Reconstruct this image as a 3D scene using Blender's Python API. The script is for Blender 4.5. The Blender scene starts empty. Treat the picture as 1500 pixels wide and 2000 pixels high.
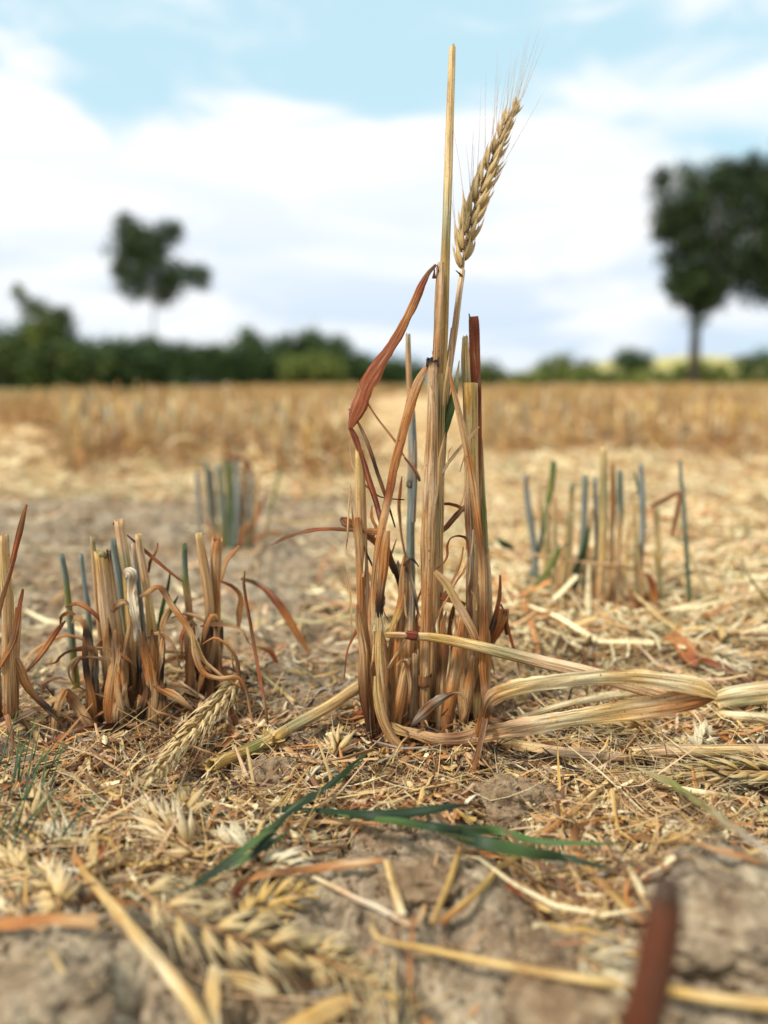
import bpy, math, random
import numpy as np
from mathutils import Vector
rnd = random.Random(11); nr = np.random.RandomState(5)
R = math.radians
scene = bpy.context.scene
col = scene.collection
# ---------------------------------------------------------------- camera, sky, sun, exposure
CAMZ = 0.14; F = 1550.0; HOR = 752.0
PITCH = math.atan((1000 - HOR) / F)
cd = bpy.data.cameras.new('camera'); cam = bpy.data.objects.new('camera', cd); col.objects.link(cam)
cd.sensor_fit = 'VERTICAL'; cd.sensor_height = 36; cd.sensor_width = 27; cd.lens = 36 * F / 2000
cam.location = (0, 0, CAMZ); cam.rotation_euler = (math.pi / 2 - PITCH, 0, 0)
cd.clip_start = 0.005; cd.clip_end = 2000
cd.dof.use_dof = True; cd.dof.focus_distance = 0.292; cd.dof.aperture_fstop = cd.lens / 5.4
scene.camera = cam
scene.view_settings.view_transform = 'Standard'; scene.view_settings.look = 'None'
scene.view_settings.exposure = 0.45; scene.view_settings.gamma = 1
scene.cycles.use_denoising = True
scene.cycles.max_bounces = 6; scene.cycles.diffuse_bounces = 3; scene.cycles.transparent_max_bounces = 4
SUN_EL, SUN_AZ = 50, -128           # from behind left of the camera
w = bpy.data.worlds.new('World'); scene.world = w; w.use_nodes = True
nt = w.node_tree; N = nt.nodes; L = nt.links
for n in list(N): N.remove(n)
def nd(tree, t, **k):
    n = tree.nodes.new(t)
    for a, b in k.items():
        if a.startswith('i_'): n.inputs[int(a[2:])].default_value = b
        else: setattr(n, a, b)
    return n
def mth(tree, op, a, b=None, clamp=False):
    n = tree.nodes.new('ShaderNodeMath'); n.operation = op; n.use_clamp = clamp
    for i, v in enumerate((a, b)):
        if v is None: continue
        if isinstance(v, (int, float)): n.inputs[i].default_value = v
        else: tree.links.new(v, n.inputs[i])
    return n.outputs[0]
def mixc(tree, fac, a, b, blend='MIX'):
    n = tree.nodes.new('ShaderNodeMix'); n.data_type = 'RGBA'; n.blend_type = blend
    for i, v in ((0, fac), (6, a), (7, b)):
        if isinstance(v, (int, float, tuple)): n.inputs[i].default_value = v
        else: tree.links.new(v, n.inputs[i])
    return n.outputs[2]
def ramp(tree, fac, stops, interp='LINEAR'):
    n = tree.nodes.new('ShaderNodeValToRGB'); cr = n.color_ramp; cr.interpolation = interp
    while len(cr.elements) < len(stops): cr.elements.new(0.5)
    for e, (p, c) in zip(cr.elements, stops):
        e.position = p; e.color = c if len(c) == 4 else (*c, 1)
    tree.links.new(fac, n.inputs[0]); return n.outputs[0]
def noise(tree, vec, scale, detail=4, rough=.55, dist=0):
    n = tree.nodes.new('ShaderNodeTexNoise'); tree.links.new(vec, n.inputs['Vector'])
    n.inputs['Scale'].default_value = scale; n.inputs['Detail'].default_value = detail
    n.inputs['Roughness'].default_value = rough; n.inputs['Distortion'].default_value = dist
    return n.outputs['Fac']
sky = nd(nt, 'ShaderNodeTexSky', sky_type='NISHITA', sun_disc=False)
sky.sun_elevation = R(SUN_EL); sky.sun_rotation = R(SUN_AZ); sky.air_density = 1.0; sky.dust_density = 1.5; sky.ozone_density = 1.0
tc = nd(nt, 'ShaderNodeTexCoord'); DIR = tc.outputs['Generated']
sxyz = nd(nt, 'ShaderNodeSeparateXYZ'); L.new(DIR, sxyz.inputs[0])
def pixdir(px, py):
    a, b = (px - 750) / F, -(py - 1000) / F
    v = Vector((a, math.cos(PITCH) + b * math.sin(PITCH), -math.sin(PITCH) + b * math.cos(PITCH)))
    return v
mp = nd(nt, 'ShaderNodeMapping'); mp.inputs['Scale'].default_value = (1, 1, 2.8); L.new(DIR, mp.inputs[0])
n1 = noise(nt, mp.outputs[0], 4.2, 7, .58, .6)
n2 = noise(nt, mp.outputs[0], 1.7, 3, .5, .2)
dn = nd(nt, 'ShaderNodeVectorMath', operation='NORMALIZE'); L.new(DIR, dn.inputs[0])
def blob(px, py, rpx, stretch=1.0):
    """cloud bank in a direction of the sky, stretch = width / height"""
    c = pixdir(px, py).normalized(); r = rpx / F
    s = nd(nt, 'ShaderNodeVectorMath', operation='SUBTRACT'); L.new(dn.outputs[0], s.inputs[0]); s.inputs[1].default_value = c
    m = nd(nt, 'ShaderNodeVectorMath', operation='MULTIPLY'); L.new(s.outputs[0], m.inputs[0]); m.inputs[1].default_value = (1 / (r * stretch), 1 / (r * stretch), 1 / r)
    l = nd(nt, 'ShaderNodeVectorMath', operation='LENGTH'); L.new(m.outputs[0], l.inputs[0])
    return mth(nt, 'SUBTRACT', 1.0, l.outputs['Value'], True)
cov = mth(nt, 'ADD', mth(nt, 'MULTIPLY', mth(nt, 'ADD', mth(nt, 'MULTIPLY', mth(nt, 'SUBTRACT', n1, .5), 2.0), .5), 1.5), mth(nt, 'MULTIPLY', n2, .1))
for b, s in ((blob(40, 180, 130, 1.2), .85), (blob(420, 330, 130, 2.8), .8), (blob(950, 300, 130, 2.6), .95), (blob(700, 460, 240, 3.6), .45), (blob(150, 520, 220, 2.4), .55), (blob(1430, 190, 70, 3.0), .40), (blob(1200, 500, 200, 2.5), .40), (blob(750, 680, 140, 9), .45),
             (blob(300, 200, 120, 1.5), -.5), (blob(420, 40, 170, 4), -.5), (blob(1200, 70, 170, 3.2), -.48), (blob(700, 150, 90, 2.5), -.25), (blob(1380, 330, 60, 2.5), -.2)):
    cov = mth(nt, 'ADD', cov, mth(nt, 'MULTIPLY', b, s))
mask = nd(nt, 'ShaderNodeMapRange', interpolation_type='SMOOTHSTEP'); L.new(cov, mask.inputs[0]); mask.inputs[1].default_value = .40; mask.inputs[2].default_value = 1.15
# clouds: white where thick, blue-grey underneath low on the sky
lowz = nd(nt, 'ShaderNodeMapRange'); L.new(sxyz.outputs[2], lowz.inputs[0]); lowz.inputs[1].default_value = .30; lowz.inputs[2].default_value = .04
mp3 = nd(nt, 'ShaderNodeMapping'); mp3.inputs['Scale'].default_value = (1, 1, 5); L.new(DIR, mp3.inputs[0])
n3 = noise(nt, mp3.outputs[0], 3.2, 6, .55, .5)
nb = nd(nt, 'ShaderNodeMapRange', interpolation_type='SMOOTHSTEP'); L.new(n3, nb.inputs[0]); nb.inputs[1].default_value = .38; nb.inputs[2].default_value = .60
shade = mth(nt, 'MULTIPLY', mth(nt, 'ADD', mth(nt, 'MULTIPLY', lowz.outputs[0], .75), .25), mth(nt, 'ADD', mth(nt, 'MULTIPLY', nb.outputs[0], .85), mth(nt, 'MULTIPLY', lowz.outputs[0], .25)), True)
ccol = mixc(nt, shade, (8.1, 8.1, 8.1, 1), (5.1, 6.1, 7.2, 1))
clear = mixc(nt, .80, sky.outputs[0], (4.9, 7.0, 7.8, 1))
skyc = mixc(nt, mask.outputs[0], clear, ccol)
zen = nd(nt, 'ShaderNodeMapRange', interpolation_type='SMOOTHSTEP'); L.new(sxyz.outputs[2], zen.inputs[0]); zen.inputs[1].default_value = .5; zen.inputs[2].default_value = .85; zen.inputs[3].default_value = 1; zen.inputs[4].default_value = 1.15  # extra sky brightness overhead, above the view, added for more light on the ground
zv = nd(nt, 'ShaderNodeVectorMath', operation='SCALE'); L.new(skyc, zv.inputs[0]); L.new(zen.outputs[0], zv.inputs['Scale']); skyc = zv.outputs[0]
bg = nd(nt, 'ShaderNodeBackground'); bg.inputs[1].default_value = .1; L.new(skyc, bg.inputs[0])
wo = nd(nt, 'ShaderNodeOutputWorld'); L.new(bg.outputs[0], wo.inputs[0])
sd = bpy.data.lights.new('sun', 'SUN'); so = bpy.data.objects.new('sun', sd); col.objects.link(so)
sd.energy = 3.4; sd.angle = R(9); sd.color = (1, .94, .86)
v = Vector((math.sin(R(SUN_AZ)) * math.cos(R(SUN_EL)), math.cos(R(SUN_AZ)) * math.cos(R(SUN_EL)), math.sin(R(SUN_EL))))
so.rotation_euler = v.to_track_quat('Z', 'Y').to_euler(); so.location = v * 20

# ---------------------------------------------------------------- helpers
def lin(r, g, b):
    return tuple(((c / 255) / 12.92 if c / 255 <= .04045 else ((c / 255 + .055) / 1.055) ** 2.4) for c in (r, g, b))
C = {k: np.array(lin(*v)) for k, v in dict(
    cream=(230, 214, 168), white=(234, 224, 196), straw=(214, 182, 118), yellow=(200, 164, 88), tan=(198, 158, 108), pink=(212, 180, 140),
    orange=(186, 126, 66), rust=(150, 80, 38), brown=(124, 84, 48), dark=(50, 34, 25), grey=(150, 138, 120), teal=(112, 126, 112),
    blue=(132, 142, 138), green=(72, 98, 46), dgreen=(34, 54, 28), olive=(128, 132, 66), gtan=(160, 150, 104), redb=(120, 52, 28)).items()}
def h2(ix, iy, s):
    n = (ix * 374761393 + iy * 668265263 + s * 1442695041) & 0xffffffff
    n = ((n ^ (n >> 13)) * 1274126177) & 0xffffffff
    return ((n ^ (n >> 16)) & 0xffff) / 65535.0
def vn(x, y, s=0):
    x = np.asarray(x, float); y = np.asarray(y, float)
    ix = np.floor(x).astype(np.int64); iy = np.floor(y).astype(np.int64)
    fx = x - ix; fy = y - iy; fx = fx * fx * fx * (fx * (fx * 6 - 15) + 10); fy = fy * fy * fy * (fy * (fy * 6 - 15) + 10)
    a = h2(ix, iy, s); b = h2(ix + 1, iy, s); c = h2(ix, iy + 1, s); d = h2(ix + 1, iy + 1, s)
    return (a + (b - a) * fx) * (1 - fy) + (c + (d - c) * fx) * fy - .5
def fbm(x, y, f, o=4, s=0, g=.5):
    t = 0; a = 1
    for k in range(o):
        t = t + a * vn(x * f + k * 17.3, y * f - k * 9.1, s + k); f *= 2.03; a *= g
    return t
def ray0(px, py):
    v = pixdir(px, py); t = CAMZ / max(1e-4, -v.z); return v.x * t, v.y * t
MOUNDS = [(*ray0(130, 1930), .036, .013), (*ray0(860, 1760), .042, .010), (*ray0(1430, 1830), .034, .020), (*ray0(1130, 1975), .022, .010),
          (*ray0(640, 1400), .022, .006), (*ray0(480, 1360), .05, .003), (*ray0(1000, 1640), .03, -.004), (*ray0(560, 1880), .03, -.006), (*ray0(1130, 1760), .02, -.008),
          (*ray0(830, 1440), .045, .004), (*ray0(270, 1430), .04, .004)]
def gh(x, y):
    x = np.asarray(x, float); y = np.asarray(y, float)
    r = np.sqrt(x * x + y * y)
    near = np.clip(1.6 - r * .5, 0.25, 1)
    z = .012 * fbm(x, y, 11, 3, 3) * np.clip(r / .35, .5, 1) * near
    n = fbm(x, y, 55, 3, 9); z = z + (.0085 * n - .004 * np.abs(n)) * near * np.clip(r / .3, .7, 1)
    c = fbm(x + .01 * n, y, 150, 3, 21); z = z + .0050 * (c - .5 * np.abs(c)) * near
    cr = np.abs(fbm(x, y, 42, 2, 31)); z = z - .0025 * np.clip(1 - cr * 9, 0, 1) * near
    for mx, my, mr, mh in MOUNDS:
        z = z + mh * np.exp(-((x - mx) ** 2 + (y - my) ** 2) / (mr * mr * .6))
    z = z + .02 * fbm(x, y, .35, 2, 5) * np.clip((r - 2) / 4, 0, 1)
    z = z - .013 * np.clip((-x - .12 * y) / np.maximum(.3 * y, .01), 0, 1) * np.clip(y - 1.6, 0, 60) * np.clip((y - 1.6) / 3, 0, 1)
    return z
def gz(x, y): return float(gh(x, y))
def P(px, py, Y):
    v = pixdir(px, py); t = Y / v.y
    return np.array((v.x * t, Y, CAMZ + v.z * t)), t
def G(px, py, lift=0.0):
    v = pixdir(px, py); h = 0.0
    for k in range(12):
        t = (CAMZ - h - lift) / max(1e-4, -v.z); h = .5 * h + .5 * gz(v.x * t, v.y * t)
    return np.array((v.x * t, v.y * t, CAMZ + v.z * t)), t
def proj(x, y, z=0.0):
    """world -> photograph pixel, only used to decide where litter lies thick"""
    zc = y * math.cos(PITCH) - (z - CAMZ) * math.sin(PITCH); yc = y * math.sin(PITCH) + (z - CAMZ) * math.cos(PITCH)
    zc = np.maximum(zc, 1e-4)
    return 750 + F * x / zc, 1000 - F * yc / zc
def smooth(A, n):
    """Catmull-Rom through rows of A, n samples"""
    A = np.asarray(A, float)
    if len(A) == 2: A = np.vstack([A[0], A.mean(0), A[1]])
    B = np.vstack([2 * A[0] - A[1], A, 2 * A[-1] - A[-2]])
    d = np.linalg.norm(np.diff(A[:, :3], axis=0), axis=1) + 1e-9; s = np.r_[0, np.cumsum(d)]; s /= s[-1]
    out = []
    for q in np.linspace(0, 1, n):
        i = min(np.searchsorted(s, q, side='right') - 1, len(A) - 2); t = (q - s[i]) / (s[i + 1] - s[i])
        p0, p1, p2, p3 = B[i:i + 4]
        v = .5 * ((2 * p1) + (p2 - p0) * t + (2 * p0 - 5 * p1 + 4 * p2 - p3) * t * t + (3 * p1 - p0 - 3 * p2 + p3) * t ** 3)
        lo, hi = np.minimum(p1, p2), np.maximum(p1, p2)
        v[3:] = np.clip(v[3:], lo[3:], hi[3:]); out.append(v)
    return np.array(out)
class MB:
    def __init__(s): s.v = []; s.f = []; s.uv = []; s.c = []; s.n = 0
    def add(s, v, f, uv, c):
        s.v.append(np.asarray(v, float)); s.f.append(np.asarray(f, int).reshape(-1, 4) + s.n); s.uv.append(uv); s.c.append(c); s.n += len(v)
    def build(s, name, mat, parent=None, origin=None, sm=True):
        V = np.vstack(s.v); Fc = np.vstack(s.f); UV = np.vstack(s.uv); CC = np.vstack(s.c)
        if parent is not None: o0 = np.array(parent['o0'][:])
        elif origin is not None: o0 = np.array(origin, float)
        else: o0 = np.array(V[0])
        me = bpy.data.meshes.new(name)
        me.vertices.add(len(V)); me.vertices.foreach_set('co', (V - o0).ravel())
        tri = Fc[:, 2] == Fc[:, 3]
        cnt = np.where(tri, 3, 4); tot = int(cnt.sum())
        idx = Fc.ravel()[np.column_stack([np.ones((len(Fc), 3), bool), ~tri]).ravel()]
        me.loops.add(tot); me.loops.foreach_set('vertex_index', idx)
        me.polygons.add(len(Fc)); me.polygons.foreach_set('loop_start', np.r_[0, np.cumsum(cnt)[:-1]]); me.polygons.foreach_set('loop_total', cnt)
        me.polygons.foreach_set('use_smooth', np.full(len(Fc), sm))
        u = me.uv_layers.new(name='UVMap'); u.data.foreach_set('uv', UV[idx].ravel())
        a = me.attributes.new('hue', 'FLOAT_COLOR', 'POINT'); a.data.foreach_set('color', np.column_stack([CC, np.ones(len(CC))]).ravel())
        me.update(calc_edges=True)
        me.materials.append(mat)
        o = bpy.data.objects.new(name, me); col.objects.link(o)
        if parent is not None: o.parent = parent
        else: o.location = o0
        o['o0'] = list(o0)
        return o
def tag(o, label=None, cat=None, group=None, kind=None):
    if label: o['label'] = label
    if cat: o['category'] = cat
    if group: o['group'] = group
    if kind: o['kind'] = kind
    return o
def thing(name, loc, label, cat, group=None):
    e = bpy.data.objects.new(name, None); e.empty_display_size = .01; col.objects.link(e); e.location = loc; e['o0'] = list(map(float, loc))
    return tag(e, label, cat, group)
def frames(pts, hint):
    T = np.gradient(pts, axis=0); T /= np.linalg.norm(T, axis=1)[:, None] + 1e-12
    Nn = []; n = np.array(hint, float)
    for t in T:
        n = n - t * n.dot(t); l = np.linalg.norm(n)
        if l < 1e-6: n = np.cross(t, (0.3, .2, .9)); l = np.linalg.norm(n)
        n = n / l; Nn.append(n)
    Nn = np.array(Nn); return T, Nn, np.cross(T, Nn)
def ribbon(mb, pts, wid, cols, hint=(0, -1, .3), curl=1.2, twist=0., nc=7, rag=.06, wave=.0):
    """leaf, sheath or flattened straw: strip curled across its width"""
    n = len(pts); T, Nn, S = frames(pts, hint)
    tw = np.linspace(0, 1, n)[:, None] * twist if np.isscalar(twist) else np.asarray(twist)[:, None]
    A = Nn * np.cos(tw) + S * np.sin(tw); B = S * np.cos(tw) - Nn * np.sin(tw)
    cu = np.full(n, curl) if np.isscalar(curl) else np.asarray(curl)
    cu = np.maximum(np.abs(cu), .05)
    s = np.linspace(-.5, .5, nc)
    ss = np.tile(s, (n, 1)); e = 1 + rag * nr.uniform(-1, 1, (n, 2)); ss[:, 0] *= e[:, 0]; ss[:, -1] *= e[:, 1]
    kn = max(4, n // 3); wid = np.asarray(wid) * (1 + np.interp(np.arange(n), np.linspace(0, n - 1, kn), nr.uniform(-.15, .10, kn)) * (rag > .03))
    ang = ss * cu[:, None]; rad = (wid / cu)[:, None]
    cr_ = nr.uniform(-1, 1, (max(3, n // 4), nc)); cr_ = np.stack([np.interp(np.linspace(0, 1, n), np.linspace(0, 1, len(cr_)), cr_[:, c]) for c in range(nc)], 1)
    jit = (nr.uniform(-1, 1, (1, nc)) * .05 + cr_ * (.09 if nc > 4 else .03) * (rag > .03)) * np.asarray(wid)[:, None]
    off = rad * (np.cos(ang) - np.cos(cu / 2)[:, None]) + jit
    if wave: off = off + wave * np.asarray(wid)[:, None] * (np.sin(np.linspace(0, 9, n) + nr.uniform(0, 6))[:, None] * (2 * s[None, :]))
    V = pts[:, None, :] + B[:, None, :] * (rad * np.sin(ang))[:, :, None] + A[:, None, :] * off[:, :, None]
    V = V.reshape(-1, 3)
    i = np.arange(n - 1)[:, None] * nc + np.arange(nc - 1)[None, :]
    Fq = np.stack([i, i + 1, i + nc + 1, i + nc], -1).reshape(-1, 4)
    d = np.r_[0, np.cumsum(np.linalg.norm(np.diff(pts, axis=0), axis=1))]
    ou, ov = nr.uniform(0, 50, 2)
    uv = np.stack([ou + s[None, :] * np.asarray(wid).mean() + 0 * d[:, None], ov + d[:, None] + 0 * s[None, :]], -1).reshape(-1, 2)
    mb.add(V, Fq, uv, np.repeat(cols, nc, axis=0))
def tube(mb, pts, rad, cols, ns=14, flute=.05, cut=True, hint=(0, -1, .3), jag=.9, squash=1.0):
    """straw: ribbed tube with a hollow, ragged cut end at the first point"""
    n = len(pts); T, Nn, S = frames(pts, hint); rad = np.asarray(rad, float)
    a = np.linspace(0, 2 * math.pi, ns, endpoint=False); fl = 1 + flute * nr.uniform(-1, 1, ns)
    ca, sa = np.cos(a) * fl * squash, np.sin(a) * fl
    V = pts[:, None, :] + rad[:, None, None] * (Nn[:, None, :] * ca[None, :, None] + S[:, None, :] * sa[None, :, None])
    V[0] -= T[0] * (nr.uniform(0, 1, ns) * rad[0] * jag)[:, None]
    d = np.r_[0, np.cumsum(np.linalg.norm(np.diff(pts, axis=0), axis=1))]
    ou, ov = nr.uniform(0, 50, 2); um = rad.mean()
    def uvs(dd): return np.stack([ou + (a * um)[None, :] + 0 * dd[:, None], ov + dd[:, None] + 0 * a[None, :]], -1).reshape(-1, 2)
    rows = [V]; du = [d]; cc = [np.repeat(cols, ns, axis=0)]
    if cut:
        inn = pts[0] + rad[0] * .72 * (Nn[0] * ca[:, None] + S[0] * sa[:, None]) - T[0] * (nr.uniform(0, 1, ns) * rad[0] * jag * .8)[:, None]
        inn2 = pts[0] + T[0] * rad[0] * 2.2 + rad[0] * .6 * (Nn[0] * ca[:, None] + S[0] * sa[:, None])
        ctr = np.repeat((pts[0] + T[0] * rad[0] * 2.3)[None], ns, 0)
        rows = [np.stack([ctr, inn2, inn]), V]; du = [np.array([0, 0.0005, .001]), d]
        cc = [np.repeat(cols[:1], 3 * ns, axis=0) * .8, cc[0]]
    ends = np.repeat(pts[-1][None], ns, 0)[None]; rows.append(ends); du.append(d[-1:]); cc.append(np.repeat(cols[-1:], ns, axis=0))
    Vv = np.concatenate(rows); dd = np.concatenate(du); m = len(Vv)
    i = np.arange(m - 1)[:, None] * ns; j = np.arange(ns)[None, :]; k = (j + 1) % ns
    Fq = np.stack([i + j, i + k, i + ns + k, i + ns + j], -1).reshape(-1, 4)
    mb.add(Vv.reshape(-1, 3), Fq, uvs(dd), np.concatenate(cc))
def path(spec, Y, n=None, ground=False):
    """spec rows (px, py, width_px, colour[, Y]); returns points, widths in metres, colours"""
    rows = []
    for q in spec:
        px, py, wp, cn = q[:4]; yy = q[4] if len(q) > 4 else Y
        p, t = G(px, py, yy) if ground else P(px, py, yy)
        if not ground and q is not spec[-1] and q is not spec[0] and p[2] < gz(p[0], p[1]) + .0006: p, t = G(px, py, .001)
        rows.append([*p, wp * t / F, *(C[cn] if isinstance(cn, str) else cn)])
    rows = np.array(rows); ln = np.linalg.norm(np.diff(rows[:, :3], axis=0), axis=1).sum()
    A = smooth(rows, n or int(min(60, max(8, ln / .0022))))
    pts, wd, cs = A[:, :3], A[:, 3], np.clip(A[:, 4:], .004, 1)
    if ground:
        pts[:, 2] = np.maximum(pts[:, 2], gh(pts[:, 0], pts[:, 1]) + wd * .35)
        for _ in range(3): pts[1:-1, 2] = .5 * pts[1:-1, 2] + .25 * (pts[:-2, 2] + pts[2:, 2])
    return pts, wd, cs
def wob(pts, amp):
    n = len(pts); k = nr.uniform(-1, 1, (max(3, n // 7), 3)) * amp
    w_ = np.stack([np.interp(np.linspace(0, 1, n), np.linspace(0, 1, len(k)), k[:, i]) for i in range(3)], 1)
    w_ *= np.sin(np.linspace(0, math.pi, n))[:, None] ; return pts + w_

# ---------------------------------------------------------------- materials
def fibre(name, streak=1.0, blotch=1.0, rough=.55, trans=.18, bump=.5):
    m = bpy.data.materials.new(name); m.use_nodes = True; t = m.node_tree; lk = t.links
    for n in list(t.nodes): t.nodes.remove(n)
    at = nd(t, 'ShaderNodeAttribute', attribute_name='hue'); uv = nd(t, 'ShaderNodeUVMap')
    def mapped(sx, sy):
        q = nd(t, 'ShaderNodeMapping'); q.inputs['Scale'].default_value = (sx, sy, 1); lk.new(uv.outputs[0], q.inputs[0]); return q.outputs[0]
    f1 = noise(t, mapped(1700, 45), 1, 3, .6); f2 = noise(t, mapped(700, 40), 1, 3, .6, .4); f3 = noise(t, mapped(330, 150), 1, 5, .65, .6); f4 = noise(t, mapped(1500, 800), 1, 2)
    c = at.outputs['Color']
    dk = mixc(t, 1, c, (.40, .27, .17, 1), 'MULTIPLY'); lt = mixc(t, .45, c, (.78, .70, .52, 1))
    c1 = mixc(t, ramp(t, f1, [(.38, (0,) * 3), (.53, (1,) * 3)]), dk, c); c1 = mixc(t, min(1, .85 * streak), c, c1)
    c2 = mixc(t, mth(t, 'MULTIPLY', ramp(t, f2, [(.56, (0,) * 3), (.70, (1,) * 3)]), .55 * streak), c1, lt)
    og = mixc(t, 1, c, (.82, .58, .36, 1), 'MULTIPLY')
    c3 = mixc(t, mth(t, 'MULTIPLY', ramp(t, f3, [(.50, (0,) * 3), (.72, (1,) * 3)]), .8 * blotch), c2, og)
    bl = mixc(t, 1, c, (.22, .14, .10, 1), 'MULTIPLY')
    c4 = mixc(t, mth(t, 'MULTIPLY', ramp(t, f4, [(.64, (0,) * 3), (.71, (1,) * 3)]), .85), c3, bl)
    hs = nd(t, 'ShaderNodeHueSaturation'); hs.inputs['Saturation'].default_value = .98; hs.inputs['Value'].default_value = 1.0; lk.new(c4, hs.inputs['Color']); c4 = hs.outputs[0]
    b = nd(t, 'ShaderNodeBump'); b.inputs['Strength'].default_value = min(1, bump * 1.5); b.inputs['Distance'].default_value = .0006
    lk.new(mth(t, 'ADD', f1, mth(t, 'MULTIPLY', f2, .8)), b.inputs['Height'])
    p = nd(t, 'ShaderNodeBsdfPrincipled'); lk.new(c4, p.inputs['Base Color']); lk.new(b.outputs[0], p.inputs['Normal'])
    p.inputs['Roughness'].default_value = rough; p.inputs['Specular IOR Level'].default_value = .35
    o = nd(t, 'ShaderNodeOutputMaterial')
    if trans:
        tr = nd(t, 'ShaderNodeBsdfTranslucent'); lk.new(c4, tr.inputs[0]); mx = nd(t, 'ShaderNodeMixShader'); mx.inputs[0].default_value = trans
        lk.new(p.outputs[0], mx.inputs[1]); lk.new(tr.outputs[0], mx.inputs[2]); lk.new(mx.outputs[0], o.inputs[0])
    else: lk.new(p.outputs[0], o.inputs[0])
    return m
M_STEM = fibre('dry_straw_stem', 1, .8, .42, .06, .6)
M_LEAF = fibre('dry_leaf', 1, 1, .6, .22, .6)
M_HUSK = fibre('wheat_husk', .7, .35, .5, .2, .4)
M_GREEN = fibre('green_blade', .25, .15, .55, .2, .3)
M_LITTER = fibre('straw_litter', .8, .3, .6, .15, .4)
def soil_material(name, ground=True):
    m = bpy.data.materials.new(name); m.use_nodes = True; t = m.node_tree; lk = t.links
    for n in list(t.nodes): t.nodes.remove(n)
    ge = nd(t, 'ShaderNodeNewGeometry'); pos = ge.outputs['Position']
    a = noise(t, pos, 18, 5, .6); b = noise(t, pos, 140, 5, .65, .4); c = noise(t, pos, 900, 3, .6); d = noise(t, pos, 45, 4, .6, 1.0)
    if not ground: a = mth(t, 'SUBTRACT', a, .12)
    c0 = ramp(t, b, [(.32, lin(62, 48, 34)), (.49, lin(134, 114, 88)), (.68, lin(184, 166, 134))])
    c1 = mixc(t, ramp(t, a, [(.38, (0,) * 3), (.62, (1,) * 3)]), mixc(t, .45, c0, (*lin(134, 106, 78), 1)), mixc(t, .35, c0, (*lin(186, 176, 154), 1)))
    c2 = mixc(t, mth(t, 'MULTIPLY', ramp(t, c, [(.60, (0,) * 3), (.72, (1,) * 3)]), .6), c1, (*lin(70, 54, 42), 1))
    c2 = mixc(t, mth(t, 'MULTIPLY', ramp(t, d, [(.30, (1,) * 3), (.42, (0,) * 3)]), .6), c2, (*lin(74, 56, 42), 1))
    if ground:
        sp = nd(t, 'ShaderNodeSeparateXYZ'); lk.new(pos, sp.inputs[0])
        mp_ = nd(t, 'ShaderNodeMapping'); mp_.inputs['Scale'].default_value = (1, .5, 1); lk.new(pos, mp_.inputs[0])
        s1 = noise(t, mp_.outputs[0], 60, 5, .7, 1.5); s2 = noise(t, mp_.outputs[0], 5, 4, .6)
        stc = ramp(t, s1, [(.32, lin(142, 112, 76)), (.5, lin(202, 170, 120)), (.66, lin(226, 202, 156))])
        stc = mixc(t, ramp(t, s2, [(.45, (0,) * 3), (.7, (.6,) * 3)]), stc, (*lin(176, 128, 80), 1))
        far = nd(t, 'ShaderNodeMapRange', interpolation_type='SMOOTHSTEP'); lk.new(sp.outputs[1], far.inputs[0]); far.inputs[1].default_value = .8; far.inputs[2].default_value = 2.2
        c2 = mixc(t, far.outputs[0], c2, stc)
        g1 = noise(t, pos, .25, 4, .6)
        gr = nd(t, 'ShaderNodeMapRange'); lk.new(mth(t, 'ADD', sp.outputs[1], mth(t, 'MULTIPLY', g1, 6)), gr.inputs[0]); gr.inputs[1].default_value = 20; gr.inputs[2].default_value = 24
        c2 = mixc(t, gr.outputs[0], c2, mixc(t, g1, (*lin(96, 98, 52), 1), (*lin(158, 146, 88), 1)))
    bp = nd(t, 'ShaderNodeBump'); bp.inputs['Strength'].default_value = 1; bp.inputs['Distance'].default_value = .003
    lk.new(mth(t, 'ADD', b, mth(t, 'MULTIPLY', c, .35)), bp.inputs['Height'])
    p = nd(t, 'ShaderNodeBsdfPrincipled'); lk.new(c2, p.inputs['Base Color']); lk.new(bp.outputs[0], p.inputs['Normal']); p.inputs['Roughness'].default_value = .95; p.inputs['Specular IOR Level'].default_value = .15
    o = nd(t, 'ShaderNodeOutputMaterial'); lk.new(p.outputs[0], o.inputs[0]); return m
M_SOIL = soil_material('field_soil'); M_CLOD = soil_material('clod_soil', False)
def simple(name, stops, scale, rough=.8, attr=False, trans=0):
    m = bpy.data.materials.new(name); m.use_nodes = True; t = m.node_tree; p = t.nodes['Principled BSDF']
    ge = nd(t, 'ShaderNodeNewGeometry'); n = noise(t, ge.outputs['Position'], scale, 4, .6)
    if attr:
        at = nd(t, 'ShaderNodeAttribute', attribute_name='hue'); c = mixc(t, n, at.outputs['Color'], mixc(t, 1, at.outputs['Color'], (1.5, 1.35, 1.0, 1), 'MULTIPLY'))
    else: c = ramp(t, n, stops)
    t.links.new(c, p.inputs['Base Color']); p.inputs['Roughness'].default_value = rough; p.inputs['Specular IOR Level'].default_value = .25
    return m
M_FOL = simple('tree_foliage', None, 1.2, .7, True)
M_BARK = simple('bark', [(.3, lin(40, 34, 28)), (.7, lin(72, 62, 52))], 6)
M_HILL = simple('hill_meadow', [(.35, lin(128, 124, 70)), (.55, lin(170, 158, 92)), (.7, lin(196, 182, 112))], .04)

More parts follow.
